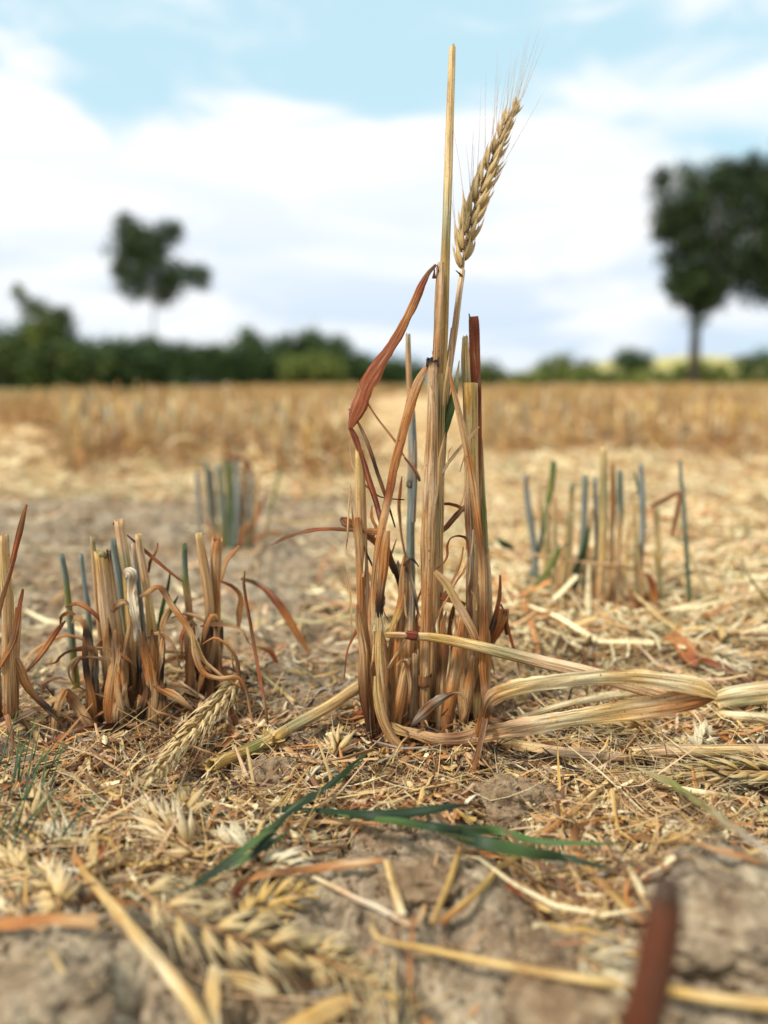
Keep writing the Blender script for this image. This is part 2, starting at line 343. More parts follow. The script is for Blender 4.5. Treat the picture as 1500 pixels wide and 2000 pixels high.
# ---------------------------------------------------------------- the setting: ground and hill
def build_ground():
    r = np.r_[np.geomspace(.03, .13, 40, endpoint=False), np.geomspace(.13, .6, 560, endpoint=False), np.geomspace(.6, 3, 300, endpoint=False), np.geomspace(3, 1500, 170)]
    th = np.r_[np.linspace(R(-37), R(37), 640, endpoint=False), np.linspace(R(37), R(323), 150, endpoint=False)]
    RR, TT = np.meshgrid(r, th, indexing='ij'); X = RR * np.sin(TT); Y = RR * np.cos(TT)
    Z = gh(X, Y)
    V = np.stack([X, Y, Z], -1).reshape(-1, 3); V = np.vstack([V, [[0, 0, gz(0, 0)]]])
    n, m = RR.shape; i = np.arange(n - 1)[:, None] * m; j = np.arange(m)[None, :]; k = (j + 1) % m
    Fq = np.stack([i + k, i + m + k, i + m + j, i + j], -1).reshape(-1, 4)[:, ::-1]
    c = n * m; jj = np.arange(m); fan = np.stack([np.full(m, c), (jj + 1) % m, jj, jj], -1)
    mb = MB(); mb.add(V, np.vstack([Fq, fan]), np.zeros((len(V), 2)), np.zeros((len(V), 3)))
    tag(mb.build('ground', M_SOIL, origin=(0, 0, 0)), kind='structure')
build_ground()
def build_hill():
    xs = np.linspace(-60, 330, 120); prof = np.interp(xs, [-60, 20, 45, 75, 110, 150, 330], [0, 1.0, 5.2, 7.6, 6.4, 8.2, 9]) * 1.0
    ys = np.linspace(0, 1, 14); V = []
    for q in ys:
        z = prof * math.sin(q * math.pi / 2 + .0) + .25 * fbm(xs, np.full_like(xs, q * 90), .08, 3, 4) * q * 4 - .3 * (q == 0)
        V.append(np.stack([xs, np.full_like(xs, 110 + 110 * q), z], -1))
    V = np.concatenate(V); m = len(xs); i = np.arange(13)[:, None] * m; j = np.arange(m - 1)[None, :]
    Fq = np.stack([i + j, i + j + 1, i + m + j + 1, i + m + j], -1).reshape(-1, 4)
    mb = MB(); mb.add(V, Fq, np.zeros((len(V), 2)), np.zeros((len(V), 3))); tag(mb.build('hill', M_HILL, origin=(0, 110, 0)), kind='structure')
build_hill()

# ---------------------------------------------------------------- trees and bushes at the field edge
def at_far(px, py, Y): return P(px, py, Y)[0]
def crown_mesh(lobes, Y, nleaf, leaf, pal, thick=1.0):
    mb = MB(); tot = sum(l[2] ** 2 for l in lobes); Vs = []; Cs = []
    for (px, py, rp) in lobes:
        c = at_far(px, py, Y); rr = rp / F * Y; ncl = max(6, int(nleaf * rp * rp / tot / 22))
        d = nr.normal(size=(ncl, 3)); d /= np.linalg.norm(d, axis=1)[:, None]; q = d * (nr.uniform(.15, 1.06, (ncl, 1)) ** .6) * rr; q[:, 1] *= thick
        cc = c + q; base = np.array(pal)[nr.randint(0, len(pal), ncl)] * nr.uniform(.6, 1.9, (ncl, 1))
        k = 22; cen = np.repeat(cc, k, 0) + nr.normal(size=(ncl * k, 3)) * (rr * .09 + leaf); hu = np.repeat(base, k, 0) * nr.uniform(.75, 1.25, (ncl * k, 1))
        u = nr.normal(size=(ncl * k, 3)); u /= np.linalg.norm(u, axis=1)[:, None]; v_ = np.cross(u, nr.normal(size=(ncl * k, 3))); v_ /= np.linalg.norm(v_, axis=1)[:, None]
        s = leaf * nr.uniform(.6, 1.3, (ncl * k, 1)); Vs.append(np.stack([cen - u * s, cen + v_ * s * .5, cen + u * s, cen - v_ * s * .5], 1).reshape(-1, 3)); Cs.append(np.repeat(hu, 4, 0))
    V = np.vstack(Vs); V[:, 2] = np.maximum(V[:, 2], .02); n = len(V) // 4
    mb.add(V, np.arange(n * 4).reshape(-1, 4), np.zeros((len(V), 2)), np.vstack(Cs)); return mb
def limb(mb, a, b, ra, rb, bend=.08, ns=8):
    a, b = np.array(a, float), np.array(b, float); L_ = np.linalg.norm(b - a); mid = (a + b) / 2 + nr.normal(size=3) * L_ * bend
    A = smooth(np.array([[*a, ra], [*mid, (ra + rb) / 2], [*b, rb]]), 10); tube(mb, A[:, :3], A[:, 3], np.full((10, 3), .1), ns=ns, cut=False, flute=.08)
DG = [lin(48, 66, 38), lin(62, 80, 44), lin(40, 56, 34)]; OG = [lin(84, 96, 46), lin(104, 112, 58), lin(70, 84, 44)]
def tree(name, label, cat, Y, base_px, lobes, nleaf, leaf, pal, trunk_r, group=None, gnarl=.03, thick=1.0, top=None):
    b = at_far(base_px, HOR, Y); b[2] = gz(b[0], b[1]) - .02
    t = thing(name, b, label, cat, group)
    crown_mesh(lobes, Y, nleaf, leaf, pal, thick).build('crown', M_FOL, t, sm=False)
    mb = MB(); c0 = np.mean([at_far(*l[:2], Y) for l in lobes], axis=0); fork = b + (c0 - b) * .62; 
    if top: fork = at_far(*top, Y)
    limb(mb, b, fork, trunk_r, trunk_r * .65, gnarl, 10)
    for l in lobes[:9]:
        e = at_far(*l[:2], Y); e = e + nr.normal(size=3) * l[2] / F * Y * .2; limb(mb, fork, e, trunk_r * .45, trunk_r * .12, .1, 6)
    mb.build('trunk', M_BARK, t); return t
tree('broadleaf_tree', 'small tree with slim bare trunk and round crown above the hedge on the left', 'tree', 30, 296,
     [(250, 455, 30), (240, 505, 30), (290, 480, 42), (335, 455, 24), (300, 530, 48), (260, 550, 32), (345, 540, 32), (385, 542, 22), (400, 532, 14), (318, 575, 24), (347, 445, 10), (244, 428, 9), (228, 530, 12), (265, 470, 24), (385, 555, 10)],
     10500, .075, [(q[0] * .8, q[1] * .8, q[2] * .8) for q in DG], .045, top=(300, 560), gnarl=.01)
tree('broadleaf_tree', 'large dark broadleaf tree with a forked trunk at the right edge', 'tree', 32, 1356,
     [(1335, 395, 56), (1296, 350, 20), (1350, 340, 20), (1405, 365, 46), (1480, 380, 66), (1560, 400, 80), (1345, 465, 54), (1430, 470, 66), (1520, 490, 66), (1345, 540, 42), (1400, 545, 44), (1360, 590, 26), (1358, 625, 15), (1345, 565, 34), (1300, 440, 30), (1385, 580, 30), (1460, 330, 26), (1420, 345, 24), (1310, 505, 22), (1500, 350, 40), (1480, 545, 48), (1610, 480, 70), (1640, 560, 50), (1540, 560, 40), (1320, 560, 24)],
     44000, .09, [(q[0] * .6, q[1] * .6, q[2] * .6) for q in DG], .25, top=(1362, 600), gnarl=.015)
bush_l = [
 ('tall shaggy bush with bare twig tips at the left edge', 24, 60, [(40, 705, 66), (110, 705, 64), (85, 650, 46), (62, 600, 18), (125, 622, 20), (165, 720, 52), (-30, 710, 72), (38, 572, 9), (60, 740, 40), (120, 740, 40)], OG[:1] + DG, 18000, .08),
 ('dark rounded bush directly right of the shaggy bush', 26, 215, [(200, 715, 45), (235, 705, 42), (250, 735, 40), (270, 705, 34)], DG, 8000, .07),
 ('narrow upright bush under the slim tree on the left', 27, 290, [(290, 680, 24), (290, 715, 34), (300, 740, 34)], DG, 7000, .07),
 ('long dark continuous hedge filling the skyline left of the pointed tree', 34, 380, [(215 + 22 * k, 702 + (k * 37 % 11) - 3, 33) for k in range(13)] + [(215 + 30 * k, 738, 26) for k in range(10)], DG, 18000, .09),
 ('dark hedge closing the skyline below the dome-shaped tree', 40, 620, [(510 + 22 * k, 722 + (k * 29 % 9), 28) for k in range(14)], DG, 12000, .1),
 ('low soft olive and green hedge along the foot of the yellow slope at the right', 48, 1180, [(930 + 26 * k, 738 + (k * 31 % 9), 13 + (k * 17 % 7)) for k in range(26)], OG + DG[:1], 14000, .1),
 ('pointed dark tree rising from the hedge line left of the standing wheat', 36, 492, [(487, 665, 22), (500, 685, 26), (500, 715, 34), (480, 730, 30), (525, 725, 32)], DG, 7000, .09),
 ('wide dome-shaped tree in the hedge line behind the brown drooping leaf', 38, 610, [(555, 688, 30), (605, 684, 34), (655, 690, 32), (690, 715, 24), (600, 725, 34), (665, 730, 32), (550, 725, 30)], DG, 12000, .1),
 ('olive green bush in front of the dome-shaped tree', 34, 600, [(570, 720, 24), (620, 715, 26), (650, 725, 22)], OG, 5000, .08),
 ('low dark bush behind the foot of the wheat ear stem', 42, 760, [(720, 730, 22), (770, 730, 26), (815, 735, 22)], DG, 3000, .1),
 ('low green bush just right of the rust coloured slab of stubble', 44, 945, [(925, 738, 24), (955, 735, 28), (900, 740, 18)], DG + OG, 2600, .1),
 ('olive bush on the slope between the green bush and the dark round bush', 60, 1090, [(1065, 722, 22), (1100, 718, 26), (1140, 725, 20)], OG, 2600, .13),
 ('small dark round bush on the yellow slope', 50, 1238, [(1225, 705, 26), (1255, 705, 24), (1240, 722, 24)], DG, 2800, .1),
 ('low dark hedge bush right of the large tree trunk', 46, 1480, [(1450, 715, 22), (1490, 712, 28), (1530, 718, 26)], DG, 2600, .1),
 ('flat olive bush at the foot of the large right tree', 44, 1370, [(1330, 728, 18), (1375, 726, 20), (1410, 730, 16), (1290, 735, 14)], OG, 2400, .1),
]
for lb, Y, bx, lobes, pal, nl, lf in bush_l:
    tree('bush', lb, 'bush', Y, bx, lobes, nl, lf, pal, .05, 'bushes and trees of the far hedge line')
# ---------------------------------------------------------------- builders for wheat
def fl_mesh(mb, p, d, nrm, ln, wd, col_, tip, open_=.2):
    """one floret: pointed boat-shaped husk from p along d, bulging to nrm, ending in a sharp tip"""
    d = d / np.linalg.norm(d); nrm = nrm - d * d.dot(nrm); nrm /= np.linalg.norm(nrm) + 1e-9; s = np.cross(d, nrm)
    t = np.array([0, .10, .28, .48, .68, .86, 1.0]); pr = np.array([.40, .85, 1.0, .72, .38, .14, .02])
    a = np.linspace(0, 2 * math.pi, 7, endpoint=False)
    bow = np.sin(t * math.pi) * ln * .07 - open_ * ln * t ** 3 * .25
    V = p + d * (t * ln)[:, None, None] - nrm * (-bow)[:, None, None] + (pr * wd / 2)[:, None, None] * (s * np.cos(a)[:, None] + nrm * (np.where(np.sin(a) > 0, np.sin(a) ** 2 * .75, np.sin(a) * .35))[:, None])[None]
    m = 7; i = np.arange(6)[:, None] * m; j = np.arange(m)[None, :]; k = (j + 1) % m
    Fq = np.stack([i + j, i + k, i + m + k, i + m + j], -1).reshape(-1, 4)
    o = nr.uniform(0, 50, 2); uv = np.stack([o[0] + (a * wd / 2)[None, :] + 0 * t[:, None], o[1] + (t * ln)[:, None] + 0 * a[None, :]], -1).reshape(-1, 2)
    g = np.clip(t - .1, 0, 1)[:, None]
    mb.add(V.reshape(-1, 3), Fq, uv, np.repeat(np.array(col_) * (1 - g) + np.array(tip) * g, m, axis=0))
    return p + d * ln - nrm * (-bow[-1])
def awn_mesh(mb, p, d, ln, r0, c, sag=0.0, ns=4):
    d = d / np.linalg.norm(d); q = np.linspace(0, 1, 8); side = nr.normal(size=3) * ln * .05
    pts = p + d * (q * ln)[:, None] + side * (q ** 2)[:, None] - np.array((0, 0, 1.)) * (sag * ln * q ** 2)[:, None]
    tube(mb, pts, r0 * (1 - .8 * q), np.repeat(np.array([c]), 8, 0), ns=ns, cut=False, flute=0)
def wheat_ear(parent, spine, Y, nspk, base, tip, awn=.04, awn_n=.7, spread=.42, flo=.0105, fw=.0032, awn_c='cream', roll=0., ground=False, lift=.003, awn_bias=(0, 0, 0), sag=.1, awn_r=.00013):
    """spec of the rachis in pixels -> children spikelet and awn below parent"""
    if ground:
        rows = [[*G(px, py, lift)[0], 1] for px, py in spine]
    else: rows = [[*P(q[0], q[1], q[2] if len(q) > 2 else Y)[0], 1] for q in spine]
    A = smooth(np.array(rows), nspk + 2)[:, :3]
    T, Nn, S = frames(A, (0, -1, .25 if not ground else .9))
    cr, sr = math.cos(roll), math.sin(roll)
    rm = MB(); tube(rm, A, np.full(len(A), .0006), np.repeat(C['tan'][None], len(A), 0), ns=6, cut=False); rm.build('rachis', M_STEM, parent)
    aw = np.array(awn_bias, float)
    for i in range(nspk):
        k = i + 1; sd_ = 1 if i % 2 else -1
        s = S[k] * cr + Nn[k] * sr; nn = Nn[k] * cr - S[k] * sr; u = i / max(1, nspk - 1)
        sc = (.78 + .5 * math.sin(math.pi * min(1, u * 1.1 + .12))) * rnd.uniform(.9, 1.1); sc = min(sc, 1.12)
        m = MB(); sp = spread * rnd.uniform(.8, 1.2) * (1 - .45 * u)
        if i == nspk - 1: sd_ = 0
        tips = []
        fan = [(-.42, .25), (-.12, .7), (.16, .45), (.42, .1), (.2, -.6), (-.1, -.3)] if sd_ else [(-.3, .1), (0, .3), (.3, .1)]
        for fa, off in fan:
            a = sp + fa * .6 * spread / .42; d = T[k] * math.cos(a) + (s * sd_ if sd_ else s * (1 if fa > 0 else -1)) * math.sin(a) + nn * off * .38 * spread / .42 + nr.normal(size=3) * .08
            cc = base * rnd.uniform(.85, 1.12); tt = tip * rnd.uniform(.9, 1.1)
            p = A[k] + s * sd_ * .0007 * sc + nn * off * .0016 * sc
            tips.append((fl_mesh(m, p, d, s * sd_ * .6 + nn * off + nn * .2, flo * sc * rnd.uniform(.95, 1.3), fw * sc * rnd.uniform(.62, .85), cc, tt, .35 * rnd.uniform(0, 1)), d))
        m.build('spikelet', M_HUSK, parent)
        for tp, d in tips[:3:2]:
            if rnd.random() < awn_n:
                am = MB(); awn_mesh(am, tp, d * .65 + T[k] * .5 + nr.normal(size=3) * .09 + aw, awn * rnd.uniform(.7, 1.15), awn_r, C[awn_c] * .95, sag)
                am.build('awn', M_HUSK, parent)
def stemp(parent, spec, Y, hollow=True, name='stem', flute=.08, jag=1.0, amp=.0005, squash=1.0, ns=16):
    pts, wd, cs = path(spec, Y); pts = wob(pts, amp); mb = MB(); tube(mb, pts, wd / 2, cs, ns=ns, cut=hollow, flute=flute, jag=jag, squash=squash)
    return mb.build(name, M_STEM, parent)
def leafp(parent, spec, Y, curl=1.4, twist=0., name='leaf', mat=None, nc=11, amp=.0008, hint=(0, -1, .3), rag=.08, wave=.0, n=None):
    pts, wd, cs = path(spec, Y, n); pts = wob(pts, amp); mb = MB(); ribbon(mb, pts, wd, cs, hint, curl, twist, nc, rag, wave)
    return mb.build(name, mat or M_LEAF, parent)
def noden(parent, px, py, w_, Y, c='brown', ln=7, tilt=0):
    a, t = P(px - tilt, py - ln, Y); b, _ = P(px + tilt, py + ln, Y); q = np.linspace(0, 1, 7)[:, None]; r = w_ / 2 * t / F
    pts = a + (b - a) * q; rr = r * (1 + .07 * np.sin(q[:, 0] * math.pi)); mb = MB(); tube(mb, pts, rr, np.repeat(C[c][None], 7, 0), cut=False, flute=.03)
    return mb.build('node', M_STEM, parent)
def frayed(parent, px, py, w_, Y, c, n=9, ln=18, up=1, name='fibre'):
    a, t = P(px, py, Y)
    mb = MB()
    for k in range(n):
        x = (k / (n - 1) - .5) * w_ * .9 * t / F; l = ln * rnd.uniform(.1, 1) ** 1.5 * t / F
        b = a + np.array((x, rnd.uniform(-.001, .001), -.004)); e = b + np.array((rnd.uniform(-.15, .15) * l, rnd.uniform(-.3, .1) * l, up * (l + .004)))
        A = smooth(np.array([[*b, 1], [*((b + e) / 2 + nr.normal(size=3) * .0003), 1], [*e, 1]]), 6)[:, :3]
        ribbon(mb, A, np.array([1, 1, .9, .7, .4, .08]) * w_ * t / F / n * 1.5, np.repeat(C[c][None] * rnd.uniform(.8, 1.15), 6, 0), (0, -1, 0), .5, rnd.uniform(-.5, .5), 3)
    return mb.build(name, M_LEAF, parent)
def wild_leaf(parent, base, ln, az, rise, droop, wd, c0, c1, curl=2.2, twist=1.5, name='leaf'):
    """a dried leaf arching away from a clump: base point, length, direction, climb angle, droop"""
    n = 22; p = np.array(base, float); a = rise; pts = [p.copy()]; st = ln / (n - 1); z0 = az
    for k in range(n - 1):
        a -= droop / n * rnd.uniform(.4, 1.7); z0 += rnd.uniform(-.16, .16)
        p = p + st * np.array((math.cos(z0) * math.cos(a), math.sin(z0) * math.cos(a), math.sin(a))); g = gz(p[0], p[1]) + .0012
        if p[2] < g: p[2] = g; a = max(a, 0.05)
        pts.append(p.copy())
    pts = np.array(pts); q = np.linspace(0, 1, n); wv = wd * np.clip(np.minimum(.55 + q * 3, 1.08 - q ** 2), .06, 1)
    cs = C[c0][None] * (1 - q[:, None]) + C[c1][None] * q[:, None]; mb = MB()
    ribbon(mb, pts, wv, cs * rnd.uniform(.8, 1.1), (math.sin(z0), -math.cos(z0), .4), curl, rnd.uniform(-twist, twist), 7, .12, .1)
    return mb.build(name, M_LEAF, parent)

# ---------------------------------------------------------------- the central wheat plant
b0, _ = G(835, 1425)
ct = thing('wheat_plant', b0, 'tall clump of dry wheat stubble in the middle with the one bearded ear still standing', 'wheat plant')
ct['o0'] = list(map(float, b0))
YC = .306
# tall bare stem and its sheaths
stemp(ct, [(884, 95, 13, 'straw', .335), (881, 180, 15, 'straw', .328), (876, 330, 17, 'straw', .316), (872, 440, 17, 'gtan'), (869, 520, 19, 'yellow'), (866, 620, 20, 'yellow'), (862, 720, 22, 'yellow'), (858, 850, 24, 'straw'), (854, 1000, 26, 'tan'), (846, 1200, 26, 'tan'), (842, 1420, 26, 'brown')], .304, ns=18)
leafp(ct, [(862, 512, 20, 'pink'), (860, 545, 27, 'pink'), (857, 620, 30, 'tan'), (854, 700, 31, 'tan'), (852, 760, 30, 'tan'), (850, 850, 26, 'tan')], .3005, 3.3, name='sheath', amp=.0002)
leafp(ct, [(846, 708, 22, 'brown'), (845, 722, 27, 'pink'), (845, 780, 34, 'pink'), (844, 860, 40, 'tan'), (841, 950, 45, 'pink'), (838, 1010, 44, 'tan'), (835, 1100, 38, 'tan'), (833, 1200, 33, 'orange'), (831, 1280, 31, 'tan'), (830, 1335, 28, 'tan'), (829, 1400, 26, 'brown'), (829, 1435, 20, 'brown')], .295, 2.9, name='sheath', amp=.0003, nc=13)
leafp(ct, [(862, 730, 14, 'straw'), (861, 800, 15, 'gtan'), (859, 900, 14, 'straw'), (856, 1000, 12, 'gtan'), (852, 1120, 12, 'tan')], .2975, 1.8, name='sheath', amp=.0003)
noden(ct, 845, 712, 25, .2965, 'dark', 5)
noden(ct, 830, 1330, 27, .2945, 'brown', 8)
frayed(ct, 852, 522, 14, .3, 'brown', 5, 16)
# ear stem, ear
stemp(ct, [(903, 532, 11, 'pink', .315), (897, 570, 12, 'pink', .312), (888, 640, 13, 'tan'), (878, 710, 14, 'pink'), (871, 780, 14, 'pink'), (864, 880, 15, 'tan'), (858, 1000, 17, 'tan'), (855, 1200, 20, 'tan'), (853, 1412, 22, 'brown')], .3085, False)
leafp(ct, [(884, 640, 12, 'pink'), (877, 720, 17, 'pink'), (870, 800, 20, 'straw'), (862, 920, 20, 'gtan'), (856, 1030, 18, 'straw')], .306, 2.8, name='sheath', amp=.0003)
ear = bpy.data.objects.new('ear', None); ear.empty_display_size = .01; col.objects.link(ear); ear.parent = ct; p_, _ = P(903, 535, .3085); ear.location = Vector(p_ - b0); ear['o0'] = list(map(float, p_))
ear['label'] = 'bearded straw coloured ear leaning to the right'
wheat_ear(ear, [(903, 538, .315), (910, 470, .321), (932, 390, .328), (962, 310, .334), (988, 245, .34), (1008, 200, .344)], .3085, 21, C['straw'] * .78, C['straw'] * 1.0, awn=.032, awn_n=.85, spread=.24, flo=.0098, fw=.0031, awn_c='pink', awn_bias=(-.12, 0, .28), sag=-.05, awn_r=.00011)
leafp(ct, [(903, 540, 6, 'brown'), (897, 534, 4, 'dark'), (890, 528, 2, 'dark')], .313, 1, name='leaf', amp=0)
# the long drooping rust coloured leaf
leafp(ct, [(852, 517, 7, 'brown'), (838, 532, 12, 'brown'), (824, 556, 18, 'rust'), (800, 608, 20, 'orange'), (770, 668, 23, 'rust'), (740, 712, 28, 'rust'), (716, 752, 40, 'rust'), (703, 790, 40, 'rust'), (692, 815, 28, 'rust'), (684, 836, 12, 'rust')], .2985, [1.9] * 14 + [1.0] * 16 + [1.2] * 10, .25, amp=.0003, n=40, nc=11)
leafp(ct, [(683, 834, 10, 'rust'), (693, 853, 16, 'redb'), (703, 880, 13, 'rust'), (712, 905, 16, 'redb'), (725, 945, 18, 'rust'), (738, 985, 17, 'redb'), (748, 1030, 14, 'rust'), (758, 1075, 16, 'brown'), (775, 1120, 18, 'dark'), (786, 1160, 12, 'dark')], .2995, 2.1, 1.2, amp=.0004)
leafp(ct, [(681, 798, 4, 'orange'), (700, 828, 6, 'brown'), (718, 866, 9, 'brown'), (733, 905, 10, 'dark'), (745, 945, 11, 'brown'), (757, 985, 7, 'dark'), (772, 1030, 5, 'dark')], .300, 2.0, 1.0)
leafp(ct, [(698, 748, 2, 'tan'), (722, 790, 4, 'orange'), (748, 828, 5, 'tan'), (775, 866, 6, 'orange'), (790, 893, 4, 'tan')], .298, 1.5, .5)
leafp(ct, [(683, 870, 2, 'pink'), (686, 905, 4, 'tan'), (700, 930, 6, 'straw'), (720, 952, 4, 'orange'), (745, 970, 3, 'dark'), (790, 976, 3, 'dark')], .301, 1.5, .5)
# tan sheath falling from the collar to the left
leafp(ct, [(836, 716, 12, 'orange'), (822, 736, 20, 'tan'), (806, 775, 24, 'orange'), (793, 820, 24, 'orange'), (783, 860, 22, 'orange'), (771, 910, 21, 'orange'), (761, 960, 20, 'rust'), (750, 1005, 20, 'tan'), (741, 1060, 21, 'orange'), (733, 1110, 18, 'tan'), (728, 1160, 20, 'orange'), (726, 1215, 20, 'tan'), (728, 1290, 18, 'orange')], .2965, 1.9, .7, amp=.0004)
# left upright stem
stemp(ct, [(703, 888, 19, 'yellow'), (703, 930, 20, 'straw'), (704, 1000, 22, 'tan'), (706, 1080, 23, 'tan'), (710, 1180, 27, 'pink'), (715, 1280, 30, 'tan'), (724, 1370, 32, 'tan'), (738, 1440, 30, 'brown')], .301, jag=1.4)
leafp(ct, [(697, 1010, 16, 'orange'), (702, 1060, 28, 'tan'), (706, 1160, 31, 'orange'), (712, 1260, 34, 'tan'), (722, 1360, 37, 'orange'), (736, 1440, 30, 'brown')], .2985, 3.0, name='sheath')
leafp(ct, [(665, 1012, 8, 'dark'), (675, 1020, 26, 'rust'), (692, 1030, 22, 'brown'), (715, 1048, 18, 'brown'), (735, 1066, 16, 'rust'), (755, 1085, 14, 'dark'), (770, 1120, 10, 'dark')], .3045, 2.2, 1.0)
leafp(ct, [(738, 1038, 14, 'orange'), (705, 1036, 10, 'brown'), (670, 1034, 9, 'brown'), (630, 1034, 10, 'rust'), (590, 1040, 13, 'brown', .315), (555, 1052, 13, 'brown', .325), (528, 1068, 6, 'brown', .33)], .299, 1.5, .8, amp=.0003)
leafp(ct, [(693, 1052, 3, 'dark'), (708, 1060, 5, 'brown'), (722, 1088, 5, 'dark'), (733, 1120, 3, 'dark')], .298, 1.5)
# short orange sheath with its dark inside, frayed pale straw under it
leafp(ct, [(757, 1036, 12, 'tan'), (752, 1070, 25, 'orange'), (748, 1110, 27, 'orange'), (744, 1150, 22, 'brown'), (742, 1180, 18, 'dark'), (742, 1205, 15, 'dark')], .2955, -2.2, .3, amp=.0002)
leafp(ct, [(742, 1206, 20, 'straw'), (741, 1235, 24, 'straw'), (741, 1280, 27, 'straw'), (745, 1330, 26, 'tan'), (752, 1380, 26, 'tan'), (756, 1430, 24, 'brown')], .291, 3.2, name='sheath', amp=.0003)
frayed(ct, 741, 1212, 24, .290, 'cream', 9, 22)
leafp(ct, [(735, 1320, 12, 'straw'), (737, 1360, 20, 'straw'), (747, 1405, 22, 'tan'), (768, 1444, 25, 'tan'), (797, 1471, 26, 'orange'), (822, 1485, 22, 'tan'), (838, 1487, 10, 'brown')], .286, 1.7, .3, amp=.0003)
leafp(ct, [(838, 1487, 6, 'tan'), (846, 1462, 12, 'pink'), (855, 1438, 10, 'tan'), (872, 1418, 11, 'orange'), (893, 1412, 10, 'tan'), (900, 1418, 4, 'tan')], .285, 2.2, 1.2)
# blue green stem behind, lighter top
stemp(ct, [(797, 656, 9, 'gtan'), (798, 700, 11, 'tan'), (800, 760, 12, 'tan'), (804, 830, 15, 'blue'), (805, 900, 18, 'grey'), (804, 945, 18, 'teal')], .331, jag=1.5)
stemp(ct, [(804, 948, 17, 'teal'), (803, 1000, 17, 'blue'), (801, 1100, 18, 'teal'), (800, 1250, 18, 'gtan'), (798, 1380, 18, 'brown')], .331, False)
noden(ct, 804, 947, 20, .331, 'dark', 4)
leafp(ct, [(812, 860, 6, 'grey'), (812, 910, 13, 'grey'), (811, 960, 15, 'blue'), (808, 1020, 10, 'grey')], .329, 2.6, name='sheath')
leafp(ct, [(790, 893, 4, 'dark'), (800, 908, 7, 'rust'), (810, 925, 8, 'brown'), (820, 940, 6, 'dark')], .324, 1.8)
leafp(ct, [(785, 930, 2, 'brown'), (781, 960, 8, 'rust'), (778, 990, 9, 'brown'), (783, 1040, 6, 'brown'), (793, 1090, 7, 'brown')], .322, 2, .8)
# right stubble: wide cut sheath, pale inner stem, rust slab
stemp(ct, [(909, 666, 12, 'straw'), (910, 700, 18, 'straw'), (912, 745, 18, 'gtan'), (914, 800, 18, 'straw')], .3095, jag=2.2)
leafp(ct, [(917, 747, 37, 'yellow'), (917, 790, 37, 'yellow'), (918, 850, 34, 'straw'), (920, 920, 32, 'yellow'), (923, 980, 28, 'tan'), (925, 1060, 26, 'tan'), (926, 1150, 24, 'tan'), (922, 1260, 26, 'tan'), (914, 1400, 26, 'brown')], .3065, 3.4, name='sheath', rag=.02, amp=.0002, nc=13)
stemp(ct, [(918, 750, 30, 'yellow'), (920, 900, 28, 'straw'), (924, 1100, 24, 'tan'), (916, 1400, 24, 'brown')], .309, True, jag=.2)
leafp(ct, [(925, 618, 20, 'rust'), (926, 640, 23, 'redb'), (927, 700, 23, 'rust'), (929, 760, 22, 'redb'), (930, 830, 22, 'rust'), (933, 900, 18, 'rust'), (935, 960, 12, 'orange'), (936, 1010, 6, 'orange')], .3135, 1.4, .15, rag=.02, amp=.0002)
leafp(ct, [(916, 612, 2, 'dark'), (917, 622, 4, 'brown'), (919, 645, 5, 'brown')], .3125, .5)
leafp(ct, [(877, 716, 4, 'tan'), (882, 745, 9, 'orange'), (890, 780, 13, 'tan'), (900, 820, 15, 'tan'), (910, 865, 17, 'tan'), (918, 905, 18, 'orange'), (925, 955, 19, 'tan'), (931, 1010, 19, 'orange'), (938, 1070, 20, 'brown'), (942, 1130, 20, 'tan'), (943, 1200, 20, 'brown'), (944, 1290, 22, 'orange'), (948, 1350, 20, 'brown'), (949, 1400, 20, 'brown', .272), (940, 1445, 20, 'brown', .268), (930, 1485, 19, 'brown', .267), (915, 1525, 14, 'orange', .268), (903, 1552, 4, 'orange', .266)],
      .290, 2.3, [0] * 24 + list(np.linspace(0, 1.4, 14)) + list(np.linspace(1.4, .2, 12)) if False else .9, amp=.0004, n=50)
leafp(ct, [(912, 900, 8, 'grey'), (913, 950, 16, 'pink'), (914, 1010, 20, 'brown'), (916, 1080, 20, 'grey'), (917, 1160, 18, 'brown'), (918, 1230, 14, 'brown')], .3005, 2.2, name='sheath')
leafp(ct, [(897, 704, 2, 'olive'), (893, 730, 7, 'gtan'), (886, 770, 16, 'green'), (877, 806, 21, 'green'), (869, 840, 15, 'green'), (864, 866, 3, 'olive')], .304, .7, .2, mat=M_GREEN, amp=.0002)
stemp(ct, [(937, 858, 11, 'olive'), (940, 920, 14, 'gtan'), (943, 1000, 18, 'olive'), (946, 1078, 18, 'gtan')], .315, jag=.6)
noden(ct, 947, 1078, 17, .315, 'yellow', 3)
stemp(ct, [(948, 1080, 15, 'tan'), (950, 1140, 19, 'pink'), (949, 1220, 20, 'tan'), (943, 1300, 20, 'tan'), (935, 1400, 20, 'brown')], .315, False)
leafp(ct, [(936, 833, 3, 'pink'), (922, 852, 6, 'pink'), (905, 872, 7, 'pink'), (885, 895, 7, 'pink'), (868, 918, 6, 'grey'), (859, 938, 3, 'pink')], .302, 1.5)
leafp(ct, [(935, 1005, 6, 'brown'), (915, 1000, 9, 'tan'), (890, 985, 11, 'rust'), (870, 982, 9, 'redb'), (852, 990, 6, 'brown')], .31, 1.8, .8)
leafp(ct, [(912, 985, 5, 'tan'), (895, 1003, 13, 'brown'), (875, 1025, 13, 'rust'), (857, 1045, 9, 'gtan'), (850, 1070, 5, 'green')], .309, 2., .8)
leafp(ct, [(848, 1116, 10, 'straw'), (862, 1128, 19, 'tan'), (878, 1146, 19, 'straw'), (893, 1172, 21, 'tan'), (908, 1200, 22, 'pink'), (921, 1228, 20, 'tan'), (930, 1250, 14, 'orange')], .294, 1.9, .5)
